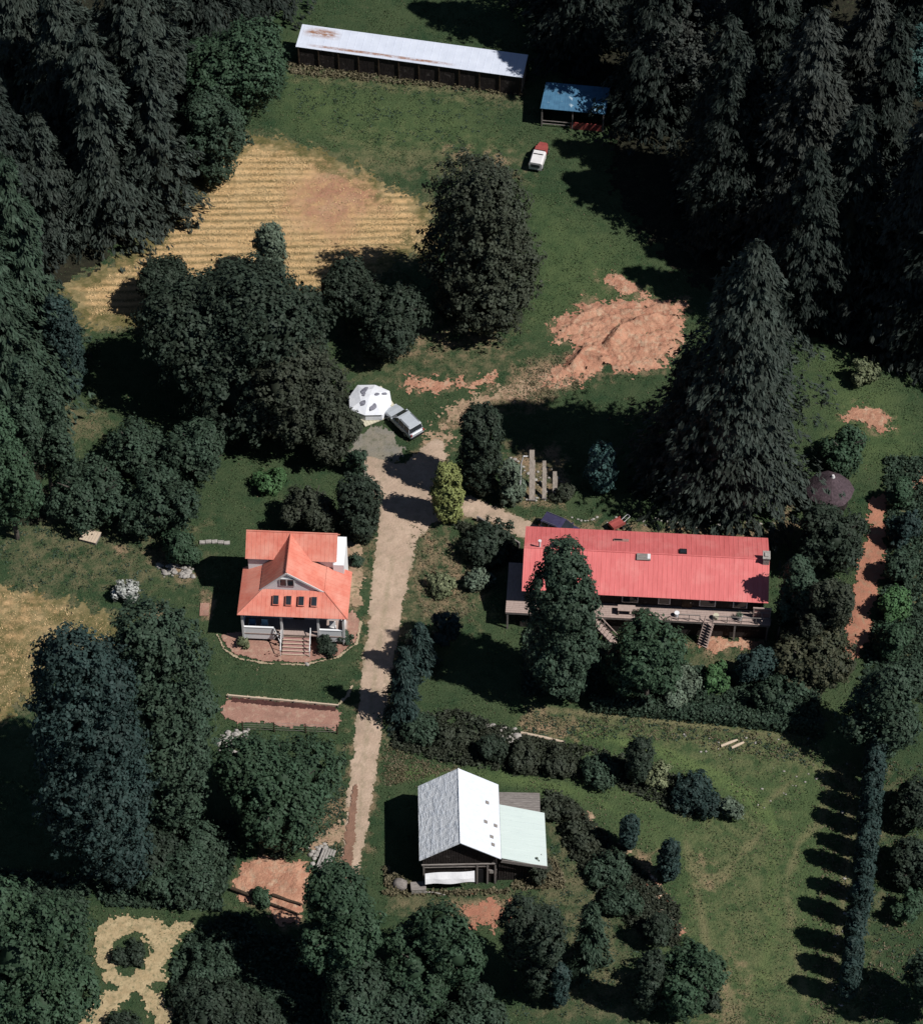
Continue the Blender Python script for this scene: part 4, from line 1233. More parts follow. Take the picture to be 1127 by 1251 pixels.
for pa, pb, rr in (((-4.95, 7.3, 8.63), (3.95, 7.3, 8.63), .08), ((RX, 2.35, 8.51), (RX, 7.2, 8.51), .08),
                   ((-5.33, 0.02, EV + .02), (-2.95, 2.4, TP + .02), .07), ((5.33, 0.02, EV + .02), (2.95, 2.4, TP + .02), .07)):
    MB().tube(pa, pb, rr).build('ridge_cap', M['red_roof'], roof)
wl = MB().box((-0.2, 5.75, 2.36), (9.3, 6.9, 4.72))
pent = [(5.5, 4.7), (9.0, 4.7), (9.0, 6.15), (7.3, 8.35), (5.5, 6.9)]
wl.add([(x, y, z) for x in (-4.75, 3.75) for y, z in pent],
       [tuple(range(4, -1, -1)), tuple(range(5, 10))] + [(k, (k + 1) % 5, 5 + (k + 1) % 5, 5 + k) for k in range(5)])
wl.build('wall', M['white'], house)
MB().box((4.1, 7.1, 3.15), (1.05, 3.6, 6.3)).build('side_bay', M['white'], house)
g = MB()
tri = [(-3.05, 5.6), (2.72, 5.6), (2.72, 5.85), (RX, 8.38), (-3.05, 5.85)]
g.add([(x, y, z) for y in (2.44, 2.62) for x, z in tri],
      [tuple(range(5)), tuple(range(9, 4, -1))] + [(k, k + 5, (k + 1) % 5 + 5, (k + 1) % 5) for k in range(5)])
g = g.build('gable_wall', M['white'], house)
w = MB().box((RX, 2.41, 6.95), (1.5, 0.10, 1.15)).build('window', M['white_paint'], g)
for sx in (-0.36, 0.36):
    MB().box((RX + sx, 2.365, 6.95), (0.56, 0.05, 0.92)).build('pane', M['glass'], g)
tr = MB()
for sx in (-1, 1):
    x1 = -3.3 if sx < 0 else 3.0
    a, b = Vector((RX, 2.33, 8.43)), Vector((x1, 2.33, 5.66))
    d = (b - a)
    tr.box((a + b) / 2 + Vector((0, 0, -0.06)), (d.length, 0.06, 0.2), ry=math.atan2(-d.z, d.x) if sx > 0 else math.atan2(-d.z, d.x))
tr.build('barge_board', M['white_paint'], house)
for x in (-1.65, -0.42, 0.80, 2.05):
    y, z = 1.35, EV + 1.2 * 1.35 / 2.4
    s = MB().box((x, y, z + 0.14), (0.62, 0.98, 0.34), rx=math.atan(0.5)).build('skylight', M['red_roof'], house)
    MB().box((x, y - 0.08, z + 0.325), (0.50, 0.86, 0.03), rx=math.atan(0.5)).build('pane', M['glass'], s)
MB().box((0, 1.32, 1.32), (10.2, 2.0, 0.16)).build('porch_floor', M['deck'], house)
for x0, x1 in ((-4.95, -1.95), (2.5, 4.85)):
    MB().box(((x0 + x1) / 2, 0.40, 1.38), (x1 - x0, 0.10, 1.75)).box(((x0 + x1) / 2, 0.40, 2.30), (x1 - x0, 0.18, 0.08)).build('porch_panel', M['white'], house)
for sx in (-4.95, 4.88):
    MB().box((sx, 1.35, 1.38), (0.10, 1.8, 1.75)).build('porch_panel', M['white'], house)
for x in (-4.95, -1.15, 2.42, 4.88):
    MB().box((x, 0.42, 2.3), (0.22, 0.22, 4.45)).build('porch_post', M['white_paint'], house)
st = MB()
for k in range(8):
    st.box((0.22, 1.15 - 0.31 * k, 1.38 - 0.175 * k - 0.4), (2.6, 0.32, 0.80 if k < 5 else 0.8))
stairs = st.build('porch_stairs', M['step'], house)
ns = MB()
for k in range(8):
    ns.box((0.22, 1.0 - 0.31 * k, 1.40 - 0.175 * k), (2.66, 0.09, 0.05))
ns.build('nosing', M['pale_wood'], stairs)
for x in (-1.22, 1.62):
    hr = MB()
    hr.tube((x, 0.55, 2.3), (x, -1.3, 0.95), 0.05)
    for t in (0.0, 0.35, 0.7, 1.0):
        hr.tube((x, 0.55 - 1.85 * t, 2.3 - 1.35 * t), (x, 0.55 - 1.85 * t, 0.9 - 0.95 * t), 0.035)
    hr.build('handrail', M['white_paint'], house)
MB().tube((-1.9, 0.30, 2.3), (-1.3, -0.2, 0.7), 0.05).tube((-1.9, 0.30, 0.8), (-1.3, -0.1, 2.3), 0.05).tube((-1.9, 0.3, 1.5), (-1.3, -.1, 1.5), .05).build('lattice', M['white_paint'], house)
dr = MB().box((0.3, 2.27, 2.45), (1.1, 0.08, 2.1)).build('door', M['log'], house)
MB().tube((0.72, 2.2, 2.4), (0.72, 2.16, 2.4), 0.05).build('handle', M['chrome'], dr)
for x in (-3.3, 3.4):
    w = MB().box((x, 2.26, 2.75), (1.5, 0.09, 1.2)).build('window', M['white_paint'], house)
    MB().box((x, 2.205, 2.75), (1.28, 0.04, 0.98)).build('pane', M['glass'], w)
for y in (3.6,):
    w = MB().box((4.45, y, 2.9), (0.09, 1.2, 1.3)).build('window', M['white_paint'], house)
    MB().box((4.51, y, 2.9), (0.04, 1.0, 1.1)).build('pane', M['glass'], w)


def hpt(o, x, y, z):
    return o.matrix_world @ Vector((x, y, z)) if False else Vector(o.location) + Matrix.Rotation(o.rotation_euler.z, 3, 'Z') @ Vector((x, y, z))


def porch_chair(x, y, z, rz, material, label, frame=house):
    c = empty('porch_chair', hpt(frame, x, y, z), frame.rotation_euler.z + rz, label, 'chair')
    MB().box((0, 0, 0.42), (0.62, 0.58, 0.12)).build('seat', material, c, 0.03)
    MB().box((0, 0.29, 0.78), (0.62, 0.12, 0.72), rx=R(-12)).build('backrest', material, c, 0.03)
    for sx in (-1, 1):
        MB().box((sx * 0.34, 0, 0.58), (0.08, 0.56, 0.06)).build('armrest', M['white_paint'], c)
        for sy in (-1, 1):
            MB().tube((sx * 0.28, sy * 0.24, 0), (sx * 0.28, sy * 0.24, 0.4), 0.03).build('leg', M['white_paint'], c)


porch_chair(-4.1, 0.85, 1.4, 0, M['blue_cloth'], 'blue chair at the left end of the house porch')
porch_chair(-2.9, 0.85, 1.4, 0, M['sky_cloth'], 'pale blue chair on the house porch left of the steps')
porch_chair(3.7, 0.95, 1.4, 0, M['white_paint'], 'white chair on the house porch right of the steps')

# ------------------------------------------------------------------ long building with the faded red roof and a raised deck
EZ = 5.1
a, b = P(637, 722, EZ), P(938, 737, EZ)
LL = float(np.linalg.norm(b - a))
ang = math.atan2(b[1] - a[1], b[0] - a[0])
mid = (a + b) / 2
lodge = empty('long_building', (mid[0], mid[1], 0), ang, 'long building with a faded red metal roof and a raised deck', 'building')
h2 = LL / 2
DP, RZ = 8.2, 1.7
rf = MB()
plane(rf, [(-h2, 0, EZ), (h2, 0, EZ), (h2, DP / 2, EZ + RZ), (-h2, DP / 2, EZ + RZ)], (1, 0, 0), 0.10, 0.46)
plane(rf, [(-h2, DP / 2 + .01, EZ + RZ), (h2, DP / 2 + .01, EZ + RZ), (h2, DP, EZ), (-h2, DP, EZ)], (1, 0, 0), 0.10, 0.46)
rf = rf.build('roof', M['pink_roof'], lodge)
MB().tube((-h2, DP / 2, EZ + RZ + .01), (h2, DP / 2, EZ + RZ + .01), 0.08).build('ridge_cap', M['pink_roof'], rf)
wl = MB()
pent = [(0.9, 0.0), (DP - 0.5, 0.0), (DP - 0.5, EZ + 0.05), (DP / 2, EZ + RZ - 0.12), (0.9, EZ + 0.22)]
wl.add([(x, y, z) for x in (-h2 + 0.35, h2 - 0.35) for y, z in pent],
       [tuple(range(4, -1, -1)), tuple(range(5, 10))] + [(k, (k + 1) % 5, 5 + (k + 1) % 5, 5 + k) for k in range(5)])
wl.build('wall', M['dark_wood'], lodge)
MB().box((0, 0.2, 1.25), (LL + 0.2, 1.3, 2.5)).build('undercroft_shade_block', M['dark_wood'], lodge)  # dark box added to black out the shaded space beneath the deck


def lodge_y(px_y, px_x, front):
    return None


def on_slope(x, y, dz=0.0):
    return EZ + RZ * (1 - abs(y - DP / 2) / (DP / 2)) + dz


def lx(px):
    return (px - (637 + 938) / 2) / (938 - 637) * LL


for px_, yy in ((676, DP / 2 + 0.55), (691, DP / 2 + 0.55), (834, DP / 2 + 0.6)):
    x = lx(px_) - 0.15
    s = MB().box((x, yy, on_slope(x, yy, 0.06)), (0.72, 0.85, 0.20), rx=-math.atan(2 * RZ / DP)).build('skylight', M['dark'], rf)
    MB().box((x, yy, on_slope(x, yy, 0.175)), (0.55, 0.65, 0.03), rx=-math.atan(2 * RZ / DP)).build('pane', M['glass'], s)
x, yy = lx(784), DP / 2 - 0.42
s = MB().box((x, yy, on_slope(x, yy, 0.08)), (1.35, 0.65, 0.26), rx=math.atan(2 * RZ / DP)).build('roof_vent', M['grey_wood'], rf)
MB().box((x + 0.5, yy, on_slope(x, yy, 0.24)), (0.3, 0.5, 0.08), rx=math.atan(2 * RZ / DP)).build('vent_cap', M['white_paint'], s)
x, yy = lx(756), DP / 2 + 2.2
s = MB().box((x, yy, on_slope(x, yy, 0.05)), (1.5, 0.42, 0.14), rx=-math.atan(2 * RZ / DP)).build('roof_vent', M['step'], rf)
MB().box((x - 0.3, yy, on_slope(x, yy, 0.135)), (0.8, 0.3, 0.03), rx=-math.atan(2 * RZ / DP)).build('vent_cap', M['dark'], s)
x = lx(656)
MB().tube((x, DP / 2 + 0.2, EZ + RZ - .1), (x, DP / 2 + 0.2, EZ + RZ + 0.75), 0.11).tube((x, DP / 2 + 0.2, EZ + RZ + 0.75), (x, DP / 2 + 0.2, EZ + RZ + 0.9), 0.17).build('chimney_pipe', M['white_paint'], rf)
x = h2 - 0.35
ch = MB().box((x, DP / 2 - 0.1, EZ + RZ + 0.1), (0.6, 0.9, 1.2)).build('chimney', M['stone'], rf)
MB().box((x, DP / 2 - 0.1, EZ + RZ + 0.74), (0.72, 1.02, 0.10)).box((x, DP / 2 - 0.1, EZ + RZ + 0.84), (0.35, 0.5, 0.12)).build('chimney_cap', M['stone'], ch)
# deck
DZ = 2.7
d0, d1 = -h2 - 1.5, h2 + 0.35
dk = MB()
nb = 8
for k in range(nb):
    y = -0.75 + k * 0.235
    dk.box(((d0 + d1) / 2, y, DZ + (0.003 if k % 2 else 0)), (d1 - d0, 0.215, 0.07))
dk.box((-h2 - 0.6, 3.2, DZ), (1.8, 4.4, 0.07))
deck = dk.build('deck', M['deck'], lodge)
bm_ = MB().box(((d0 + d1) / 2, -0.80, DZ - 0.17), (d1 - d0, 0.08, 0.24)).box(((d0 + d1) / 2, 0.6, DZ - 0.17), (d1 - d0, 0.08, 0.24))
bm_.build('beam', M['grey_wood'], deck)
for k in range(9):
    x = d0 + 0.2 + (d1 - d0 - 0.4) * k / 8
    MB().box((x, -0.72, DZ / 2 - 0.1), (0.17, 0.17, DZ - 0.06)).build('post', M['grey_wood'], deck)
rl = MB()
segs = [(d0, lx(700)), (lx(745), lx(812)), (lx(830), lx(856)), (lx(872), d1)]
for x0, x1 in segs[2:]:
    rl.box(((x0 + x1) / 2, -0.78, DZ + 0.95), (x1 - x0, 0.06, 0.07))
    n_ = max(2, int((x1 - x0) / 1.2))
    for k in range(n_ + 1):
        rl.box((x0 + (x1 - x0) * k / n_, -0.78, DZ + 0.48), (0.06, 0.06, 0.95))
rl.build('railing', M['grey_wood'], deck)


def ramp(x0, x1, y1, name='stair_flight'):
    m_ = MB()
    n_ = 9
    for k in range(n_):
        t = (k + 0.5) / n_
        m_.box((x0 + (x1 - x0) * t, -0.85 + (y1 + 0.85) * t, DZ * (1 - t) + 0.02), (0.35, 1.0, 0.06), rz=math.atan2(y1 + 0.85, x1 - x0))
    for s_ in (-0.45, 0.45):
        dv = Vector((x1 - x0, y1 + 0.85, 0)).normalized().orthogonal() * s_
        dv = Vector((-(y1 + 0.85), x1 - x0, 0)).normalized() * s_
        m_.tube(Vector((x0, -0.85, DZ)) + dv, Vector((x1, y1, 0.05)) + dv, 0.07)
        m_.tube(Vector((x0, -0.85, DZ + .8)) + dv, Vector((x1, y1, 0.85)) + dv, 0.045)
    m_.build(name, M['deck'], deck)


ramp(lx(722), lx(756), -2.0)
ramp(lx(868), lx(862), -1.7)
for k, (px_, w_) in enumerate(((655, 1.6), (705, 1.4), (770, 1.6), (812, 1.2), (865, 1.6), (905, 1.4))):
    x = lx(px_)
    wdw = MB().box((x, 0.86, 3.75), (w_, 0.10, 1.3)).build('window', M['white_paint'], lodge)
    MB().box((x, 0.80, 3.75), (w_ - 0.2, 0.05, 1.1)).build('pane', M['glass'], wdw)
dr = MB().box((lx(840), 0.85, 3.65), (1.0, 0.1, 1.95)).build('door', M['log'], lodge)
MB().box((lx(840) + .35, 0.78, 3.6), (0.08, 0.06, 0.12)).build('handle', M['chrome'], dr)


def planter(px_, y, s, material, label, plant_mat=None, cat='planter'):
    loc = hpt(lodge, lx(px_), y, DZ + 0.04)
    o = empty(cat.replace(' ', '_'), loc, ang, label, cat)
    MB().tube((0, 0, 0), (0, 0, s), s * 0.42, s * 0.52, 10).build('pot', material, o)
    if plant_mat:
        rg = np.random.default_rng(int(px_))
        v, f, t = foliage(s * 0.6, s * 0.6, 'shrub', rg, 1.2, 0.45)
        v[:, 2] += s * 1.2
        np_mesh('foliage', v, f, plant_mat, o, {'tint': t})


planter(784, -0.35, 0.55, M['white_paint'], 'white pot with a plant on the deck near the middle window', L['mid'])
planter(792, -0.3, 0.45, M['step'], 'clay pot with a plant on the deck right of the white pot', L['mid'])
planter(876, -0.35, 0.55, M['cream'], 'yellow cream tub on the deck beside the right stairs')
planter(905, -0.3, 0.5, M['white_paint'], 'white pot on the deck near its right end', L['pale'])
planter(828, -0.25, 0.5, M['sheet'], 'white bucket on the deck behind the round green tree')
tb = empty('deck_table', hpt(lodge, lx(766), -0.2, DZ + 0.04), ang, 'weathered wooden table on the deck by the tall green tree', 'table')
MB().box((0, 0, 0.74), (1.7, 0.75, 0.06)).build('tabletop', M['deck'], tb)
for sx in (-1, 1):
    for sy in (-1, 1):
        MB().box((sx * 0.75, sy * 0.3, 0.36), (0.08, 0.08, 0.72)).build('leg', M['deck'], tb)
pg = empty('wooden_trellis', hpt(lodge, h2 - 0.5, 0.0, DZ + 0.04), ang, 'pinkish wooden frame at the right end of the deck', 'trellis')
fm = MB()
for sx in (-0.8, 0.8):
    fm.box((sx, 0, 0.75), (0.12, 0.12, 1.5))
fm.box((0, 0, 1.5), (1.8, 0.14, 0.12)).box((0, 0.0, 0.8), (1.7, 0.08, 0.10)).box((0, 0, 0.75), (0.1, 2.0, 0.1), rx=0, ry=R(0))
fm.build('frame', M['deck'], pg)
MB().box((0, 0.05, 0.75), (1.5, 0.04, 1.35), ry=R(0)).build('panel', M['step'], pg)
tr_ = empty('deck_trellis', hpt(lodge, h2 + 1.2, -0.9, 0), ang, 'grey post and dead branch bundle at the right end of the deck', 'post')
pm = MB().tube((0, 0, -.2), (0.1, 0.15, 2.4), 0.09, 0.07)
pm.build('post', M['grey_wood'], tr_)
br = MB()
rg = np.random.default_rng(3)
for k in range(10):
    br.tube((0.02 * k - 0.1, 0, 0.2 + 0.1 * k), (rg.uniform(-.7, .7), rg.uniform(-.3, .6), 1.6 + rg.uniform(0, 1.2)), 0.03, 0.012, 5)
br.build('branch', M['grey_bark'], tr_)
# wall bank left of the long building
rw = empty('retaining_wall', ground_pt(585, 640), 0, 'weathered timber edging wall running down to the long building', 'wall')
a_, b_, c_ = ground_pt(583, 636) - rw.location, ground_pt(606, 650) - rw.location, ground_pt(634, 668) - rw.location
m_ = MB()
for p, q2 in ((a_, b_), (b_, c_)):
    d = q2 - p
    for k in range(3):
        m_.box((p + q2) / 2 + Vector((0, 0, 0.12 + 0.22 * k)), (d.length + .1, 0.18 - 0.02 * k, 0.2), rz=math.atan2(d.y, d.x))
m_.build('sleeper', M['grey_wood'], rw)
for p in (a_, b_, c_):
    MB().box(p + Vector((0, -0.16, 0.35)), (0.12, 0.12, 0.9)).build('post', M['grey_wood'], rw)

# ------------------------------------------------------------------ barn
BZ = 4.6
a, b = P(512, 1051.5, BZ), P(612, 1049.5, BZ)
bang = math.atan2(b[1] - a[1], b[0] - a[0])
mid = (a + b) / 2
bw = float(np.linalg.norm(b - a)) / 2
BL, BR = 8.15, 2.75
barn = empty('barn', (mid[0], mid[1], 0), bang, 'old dark timber barn with a white tin gable roof', 'barn')
p1 = [(-bw, 0, BZ), (0, 0, BZ + BR), (0, BL, BZ + BR), (-bw, BL, BZ)]
p2 = [(0.01, 0, BZ + BR), (bw, 0, BZ), (bw, BL, BZ), (0.01, BL, BZ + BR)]
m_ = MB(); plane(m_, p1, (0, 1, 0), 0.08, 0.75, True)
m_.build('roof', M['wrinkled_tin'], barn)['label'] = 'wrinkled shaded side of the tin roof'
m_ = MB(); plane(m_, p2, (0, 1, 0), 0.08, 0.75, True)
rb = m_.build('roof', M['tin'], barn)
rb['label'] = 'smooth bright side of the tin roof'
MB().tube((0, 0, BZ + BR + .0), (0, BL, BZ + BR + .0), 0.05).build('ridge_cap', M['wrinkled_tin'], barn)
for x, y in ((2.6, 5.6), (2.4, 3.4), (3.3, 3.4), (2.9, 2.0), (3.0, 1.2)):
    z = BZ + BR * (1 - x / bw)
    MB().box((x, y, z + 0.06), (0.36, 0.3, 0.05), ry=math.atan2(BR, bw)).build('roof_patch', M['grey_wood'], rb)
bx = bw - 0.3
wl = MB()
pent = [(-bx, 0), (bx, 0), (bx, BZ + 0.12), (0, BZ + BR - 0.15), (-bx, BZ + 0.12)]
wl.add([(x, y, z) for y in (0.55, BL - 0.3) for x, z in pent],
       [tuple(range(5)), tuple(range(9, 4, -1))] + [(k, k + 5, (k + 1) % 5 + 5, (k + 1) % 5) for k in range(5)])
# upright boards on the gable
rg = np.random.default_rng(8)
x = -bx + 0.1
while x < bx - 0.1:
    top = BZ + 0.1 + (BR - 0.25) * (1 - abs(x) / bx)
    bot = 3.35 + rg.uniform(-.1, .1)
    wl.box((x, 0.53, (top + bot) / 2), (0.20, 0.05 + rg.uniform(0, .03), top - bot))
    x += 0.235
x = -bx + 0.1
while x < bx - 0.1:
    if not (1.75 < x < 2.4):
        wl.box((x, 0.53, 1.5 + rg.uniform(-.1, .1)), (0.2, 0.05 + rg.uniform(0, .03), 2.9))
    x += 0.235
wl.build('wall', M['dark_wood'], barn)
m_ = MB().box((-0.1, 0.36, 3.30), (2 * bx, 0.12, 0.14)).box((-0.4, 0.40, 2.85), (2 * bx - 0.8, 0.10, 0.10))
m_.build('beam', M['grey_wood'], barn)
for x in (-bx + 0.1, 1.55, 2.5, bx - 0.2):
    MB().box((x, 0.40, 1.6), (0.16, 0.14, 3.3)).build('post', M['grey_wood'], barn)
d_ = MB().box((2.02, 0.5, 1.1), (0.85, 0.06, 2.2)).build('door', M['dark'], barn)
w_ = MB().box((2.95, 0.44, 1.9), (0.75, 0.08, 0.6)).build('window', M['grey_wood'], barn)
MB().box((2.95, 0.385, 1.9), (0.55, 0.04, 0.42)).build('pane', M['stone'], w_)
# lean-to part
lt = [(bw + 0.03, 0.35, 4.25), (bw + 4.2, 0.1, 3.0), (bw + 4.2, 6.0, 3.0), (bw + 0.03, 6.2, 4.25)]
m_ = MB(); plane(m_, lt, (0, 1, 0), 0.09, 0.6)
lr = m_.build('lean_to_roof', M['mint'], barn)
MB().box((bw + 2.1, 0.12, 3.47), (4.35, 0.06, 0.42), ry=math.atan2(1.25, 4.17)).build('fascia', M['grey_wood'], lr)
m_ = MB()
x = bw - 0.1
while x < bw + 3.9:
    m_.box((x, 0.75, (3.9 - (x - bw) * 0.3) / 2), (0.2, 0.06 + rg.uniform(0, .04), 3.9 - (x - bw) * 0.3))
    x += 0.24
m_.box((bw + 3.95, 3.3, 1.4), (0.08, 5.0, 2.8)).box((bw + 1.9, 5.8, 1.5), (4.0, 0.08, 3.0))
m_.build('lean_to_wall', M['dark_wood'], barn)
# white sheet on the front, rubble and leaning boards
sh = MB()
nx_ = 24
vs, fs = [], []
for i in range(nx_ + 1):
    t = i / nx_
    x = -3.2 + 4.5 * t
    sag = 0.05 * math.sin(t * 9) + 0.10 * t
    for z, dy in ((1.45 + sag, 0.0), (1.9, -0.08 + 0.05 * math.sin(t * 14)), (2.25 + 0.16 * t + 0.04 * math.sin(t * 6), 0.0)):
        vs.append((x, 0.22 + dy - (2.45 - z) * 0.75, z))
        vs.append((x, 0.26 + dy - (2.45 - z) * 0.75, z + .02))
for i in range(nx_):
    k = i * 6
    fs += [(k, k + 6, k + 8, k + 2), (k + 2, k + 8, k + 10, k + 4), (k + 3, k + 9, k + 7, k + 1), (k + 5, k + 11, k + 9, k + 3),
           (k + 4, k + 10, k + 11, k + 5), (k + 1, k + 7, k + 6, k)]
sh.add(vs, fs)
o = sh.build('white_sheet', M['sheet'])
o.location, o.rotation_euler = barn.location, (0, 0, bang)
tag(o, 'white sheet hung across the dark barn front', 'sheet')
for k, (px_, py_, lab, w, d, h, rz) in enumerate((
        (511, 1088, 'pale board box beside the barn front corner', 1.3, 0.8, 0.75, 0.1),
        (489, 1082, 'grey sheet covered heap in the shade left of the barn', 1.5, 1.2, 0.6, -0.2))):
    p = ground_pt(px_, py_)
    o = empty('board_box' if k == 0 else 'covered_heap', p, rz, lab, 'box' if k == 0 else 'heap')
    if k == 0:
        m_ = MB()
        for j in range(4):
            m_.box((0, -d / 2, 0.1 + j * h / 4), (w, 0.05, h / 4 - 0.02)).box((0, d / 2, 0.1 + j * h / 4), (w, 0.05, h / 4 - 0.02))
            m_.box((-w / 2, 0, 0.1 + j * h / 4), (0.05, d - .06, h / 4 - 0.02)).box((w / 2, 0, 0.1 + j * h / 4), (0.05, d - .06, h / 4 - 0.02))
        m_.build('side', M['stone'], o)
        MB().box((0, 0, h + 0.02), (w + 0.1, d + 0.1, 0.05), ry=R(4)).build('lid', M['grey_wood'], o)
    else:
        v, f = blob(np.array([0, 0, 0.15]), (w / 2, d / 2, h), np.random.default_rng(4), 14, 9, 0.10)
        np_mesh('tarpaulin', v, f, M['grey_wood'], o)
# grey roofed store behind the lean-to
a, b = P(606, 972, 2.3), P(659, 967, 2.3)
st_ = empty('store_shed', ((a[0] + b[0]) / 2, (a[1] + b[1]) / 2, 0), 0.0, 'low store with a curved grey board roof behind the lean to', 'shed')
w = float(b[0] - a[0]) / 2
m_ = MB()
for k in range(9):
    y0, y1 = -1.9 + 0.24 * k * 1.0, -1.9 + 0.24 * (k + 1)
    z = lambda y: 2.3 - 0.10 * (y + 0.7) ** 2
    m_.slab([(-w, y0, z(y0)), (w, y0 - .1, z(y0)), (w, y1 - .12, z(y1)), (-w, y1 - .02, z(y1))], 0.05)
m_.build('roof', M['grey_wood'], st_)
MB().box((0, -0.95, 1.05), (2 * w - 0.3, 1.7, 2.1)).build('wall', M['dark_wood'], st_)
for sx in (-1, 1):
    MB().box((sx * (w - .1), -1.85, 1.05), (0.12, 0.12, 2.1)).build('post', M['grey_wood'], st_)

# ------------------------------------------------------------------ long white shed and the blue one
SZ = 2.9
a, b = P(361, 57, SZ), P(638, 95, SZ)
c = P(372, 32, SZ + 0.35)
sang = math.atan2(b[1] - a[1], b[0] - a[0])
sl = float(np.linalg.norm(b - a))
sd_ = 3.4
shed = empty('long_shed', (a[0], a[1], 0), sang, 'long low shed with a white tin roof at the top of the lawn', 'shed')
poly = [(0, 0, SZ), (sl, 0, SZ), (sl, sd_, SZ + 0.55), (0, sd_, SZ + 0.55)]
m_ = MB(); plane(m_, poly, (1, 0, 0), 0.08, 0.9)
rf = m_.build('roof', M['rusty_tin'], shed)
m_ = MB().box((sl / 2, 0.18, SZ / 2 - .05), (sl - 0.3, 0.1, SZ - 0.12)).box((sl / 2, sd_ - 0.2, SZ / 2 + .15), (sl - 0.3, 0.1, SZ + 0.25))
m_.box((0.2, sd_ / 2, SZ / 2 - .05), (0.1, sd_ - 0.5, SZ - .15))
m_.build('wall', M['dark_wood'], shed)
MB().box((sl - 0.2, sd_ / 2, SZ / 2 - .05), (0.1, sd_ - 0.5, SZ - .15)).build('end_wall', M['pale_wood'], shed)
for k in range(12):
    x = 0.3 + (sl - 0.6) * k / 11
    MB().box((x, 0.08, SZ / 2 - .06), (0.12, 0.1, SZ - .14)).build('post', M['log'], shed)

a, b = P(661, 131, 2.9), P(738, 138, 2.9)
bs_ang = math.atan2(b[1] - a[1], b[0] - a[0])
bl = float(np.linalg.norm(b - a))
bshed = empty('open_shed', (a[0], a[1], 0), bs_ang, 'open fronted shed with a blue painted tin roof', 'shed')
dp = 3.6
m_ = MB(); plane(m_, [(-.1, -.2, 2.9), (bl + .1, -.2, 2.9), (bl + .25, dp, 3.55), (0.1, dp, 3.55)], (1, 0, 0), 0.08, 0.6)
m_.build('roof', M['blue_tin'], bshed)
MB().box((bl / 2, dp - 0.2, 1.6), (bl - 0.2, 0.1, 3.2)).box((0.1, dp / 2, 1.45), (0.1, dp - 0.5, 2.9)).box((bl - 0.05, dp / 2, 1.45), (0.1, dp - 0.5, 2.9)).build('wall', M['dark_wood'], bshed)
for x in (0.1, bl * 0.5, bl - 0.1):
    MB().box((x, 0.0, 1.4), (0.14, 0.14, 2.85)).build('post', M['grey_wood'], bshed)
MB().box((bl * 0.72, 0.0, 0.55), (bl * 0.5, 0.08, 1.0)).build('gate', M['red'], bshed)
MB().box((bl * 0.25, 0.0, 0.9), (bl * 0.46, 0.06, 0.10)).box((bl * 0.25, 0.0, 0.45), (bl * 0.46, 0.06, 0.10)).build('rail', M['grey_wood'], bshed)


# ------------------------------------------------------------------ vehicles
def loft(stations, name, material, parent, smooth=True, bevel=0.0):
    """stations: (x, [(y, z) ...] half outline from bottom to top) mirrored"""
    mb = MB()
    n_ = len(stations[0][1])
    vs = []
    for x, prof in stations:
        vs += [(x, -y, z) for y, z in prof] + [(x, y, z) for y, z in reversed(prof)]
    w = 2 * n_
    fs = []
    for i in range(len(stations) - 1):
        for k in range(w):
            fs.append((i * w + k, i * w + (k + 1) % w, (i + 1) * w + (k + 1) % w, (i + 1) * w + k))
    fs += [tuple(range(w)), tuple(range(len(vs) - 1, len(vs) - w - 1, -1))]
    mb.add(vs, fs)
    return mb.build(name, material, parent, bevel)


def wheel(parent, x, y, r=0.36, w=0.24):
    t = MB().tube((x, y - w / 2, r), (x, y + w / 2, r), r, r, 20).build('wheel', M['black'], parent, 0.03)
    s = 1 if y > 0 else -1
    MB().tube((x, y + s * (w / 2 + 0.003), r), (x, y + s * (w / 2 + 0.02), r), r * 0.6, r * 0.55, 14).build('rim', M['chrome'], t)


def body_prof(hw, zb, zt, tuck=0.06):
    return [(hw - 0.10, zb), (hw - 0.02, zb + 0.12), (hw, zb + 0.35), (hw - 0.02, zt - 0.10), (hw - tuck - 0.04, zt)]


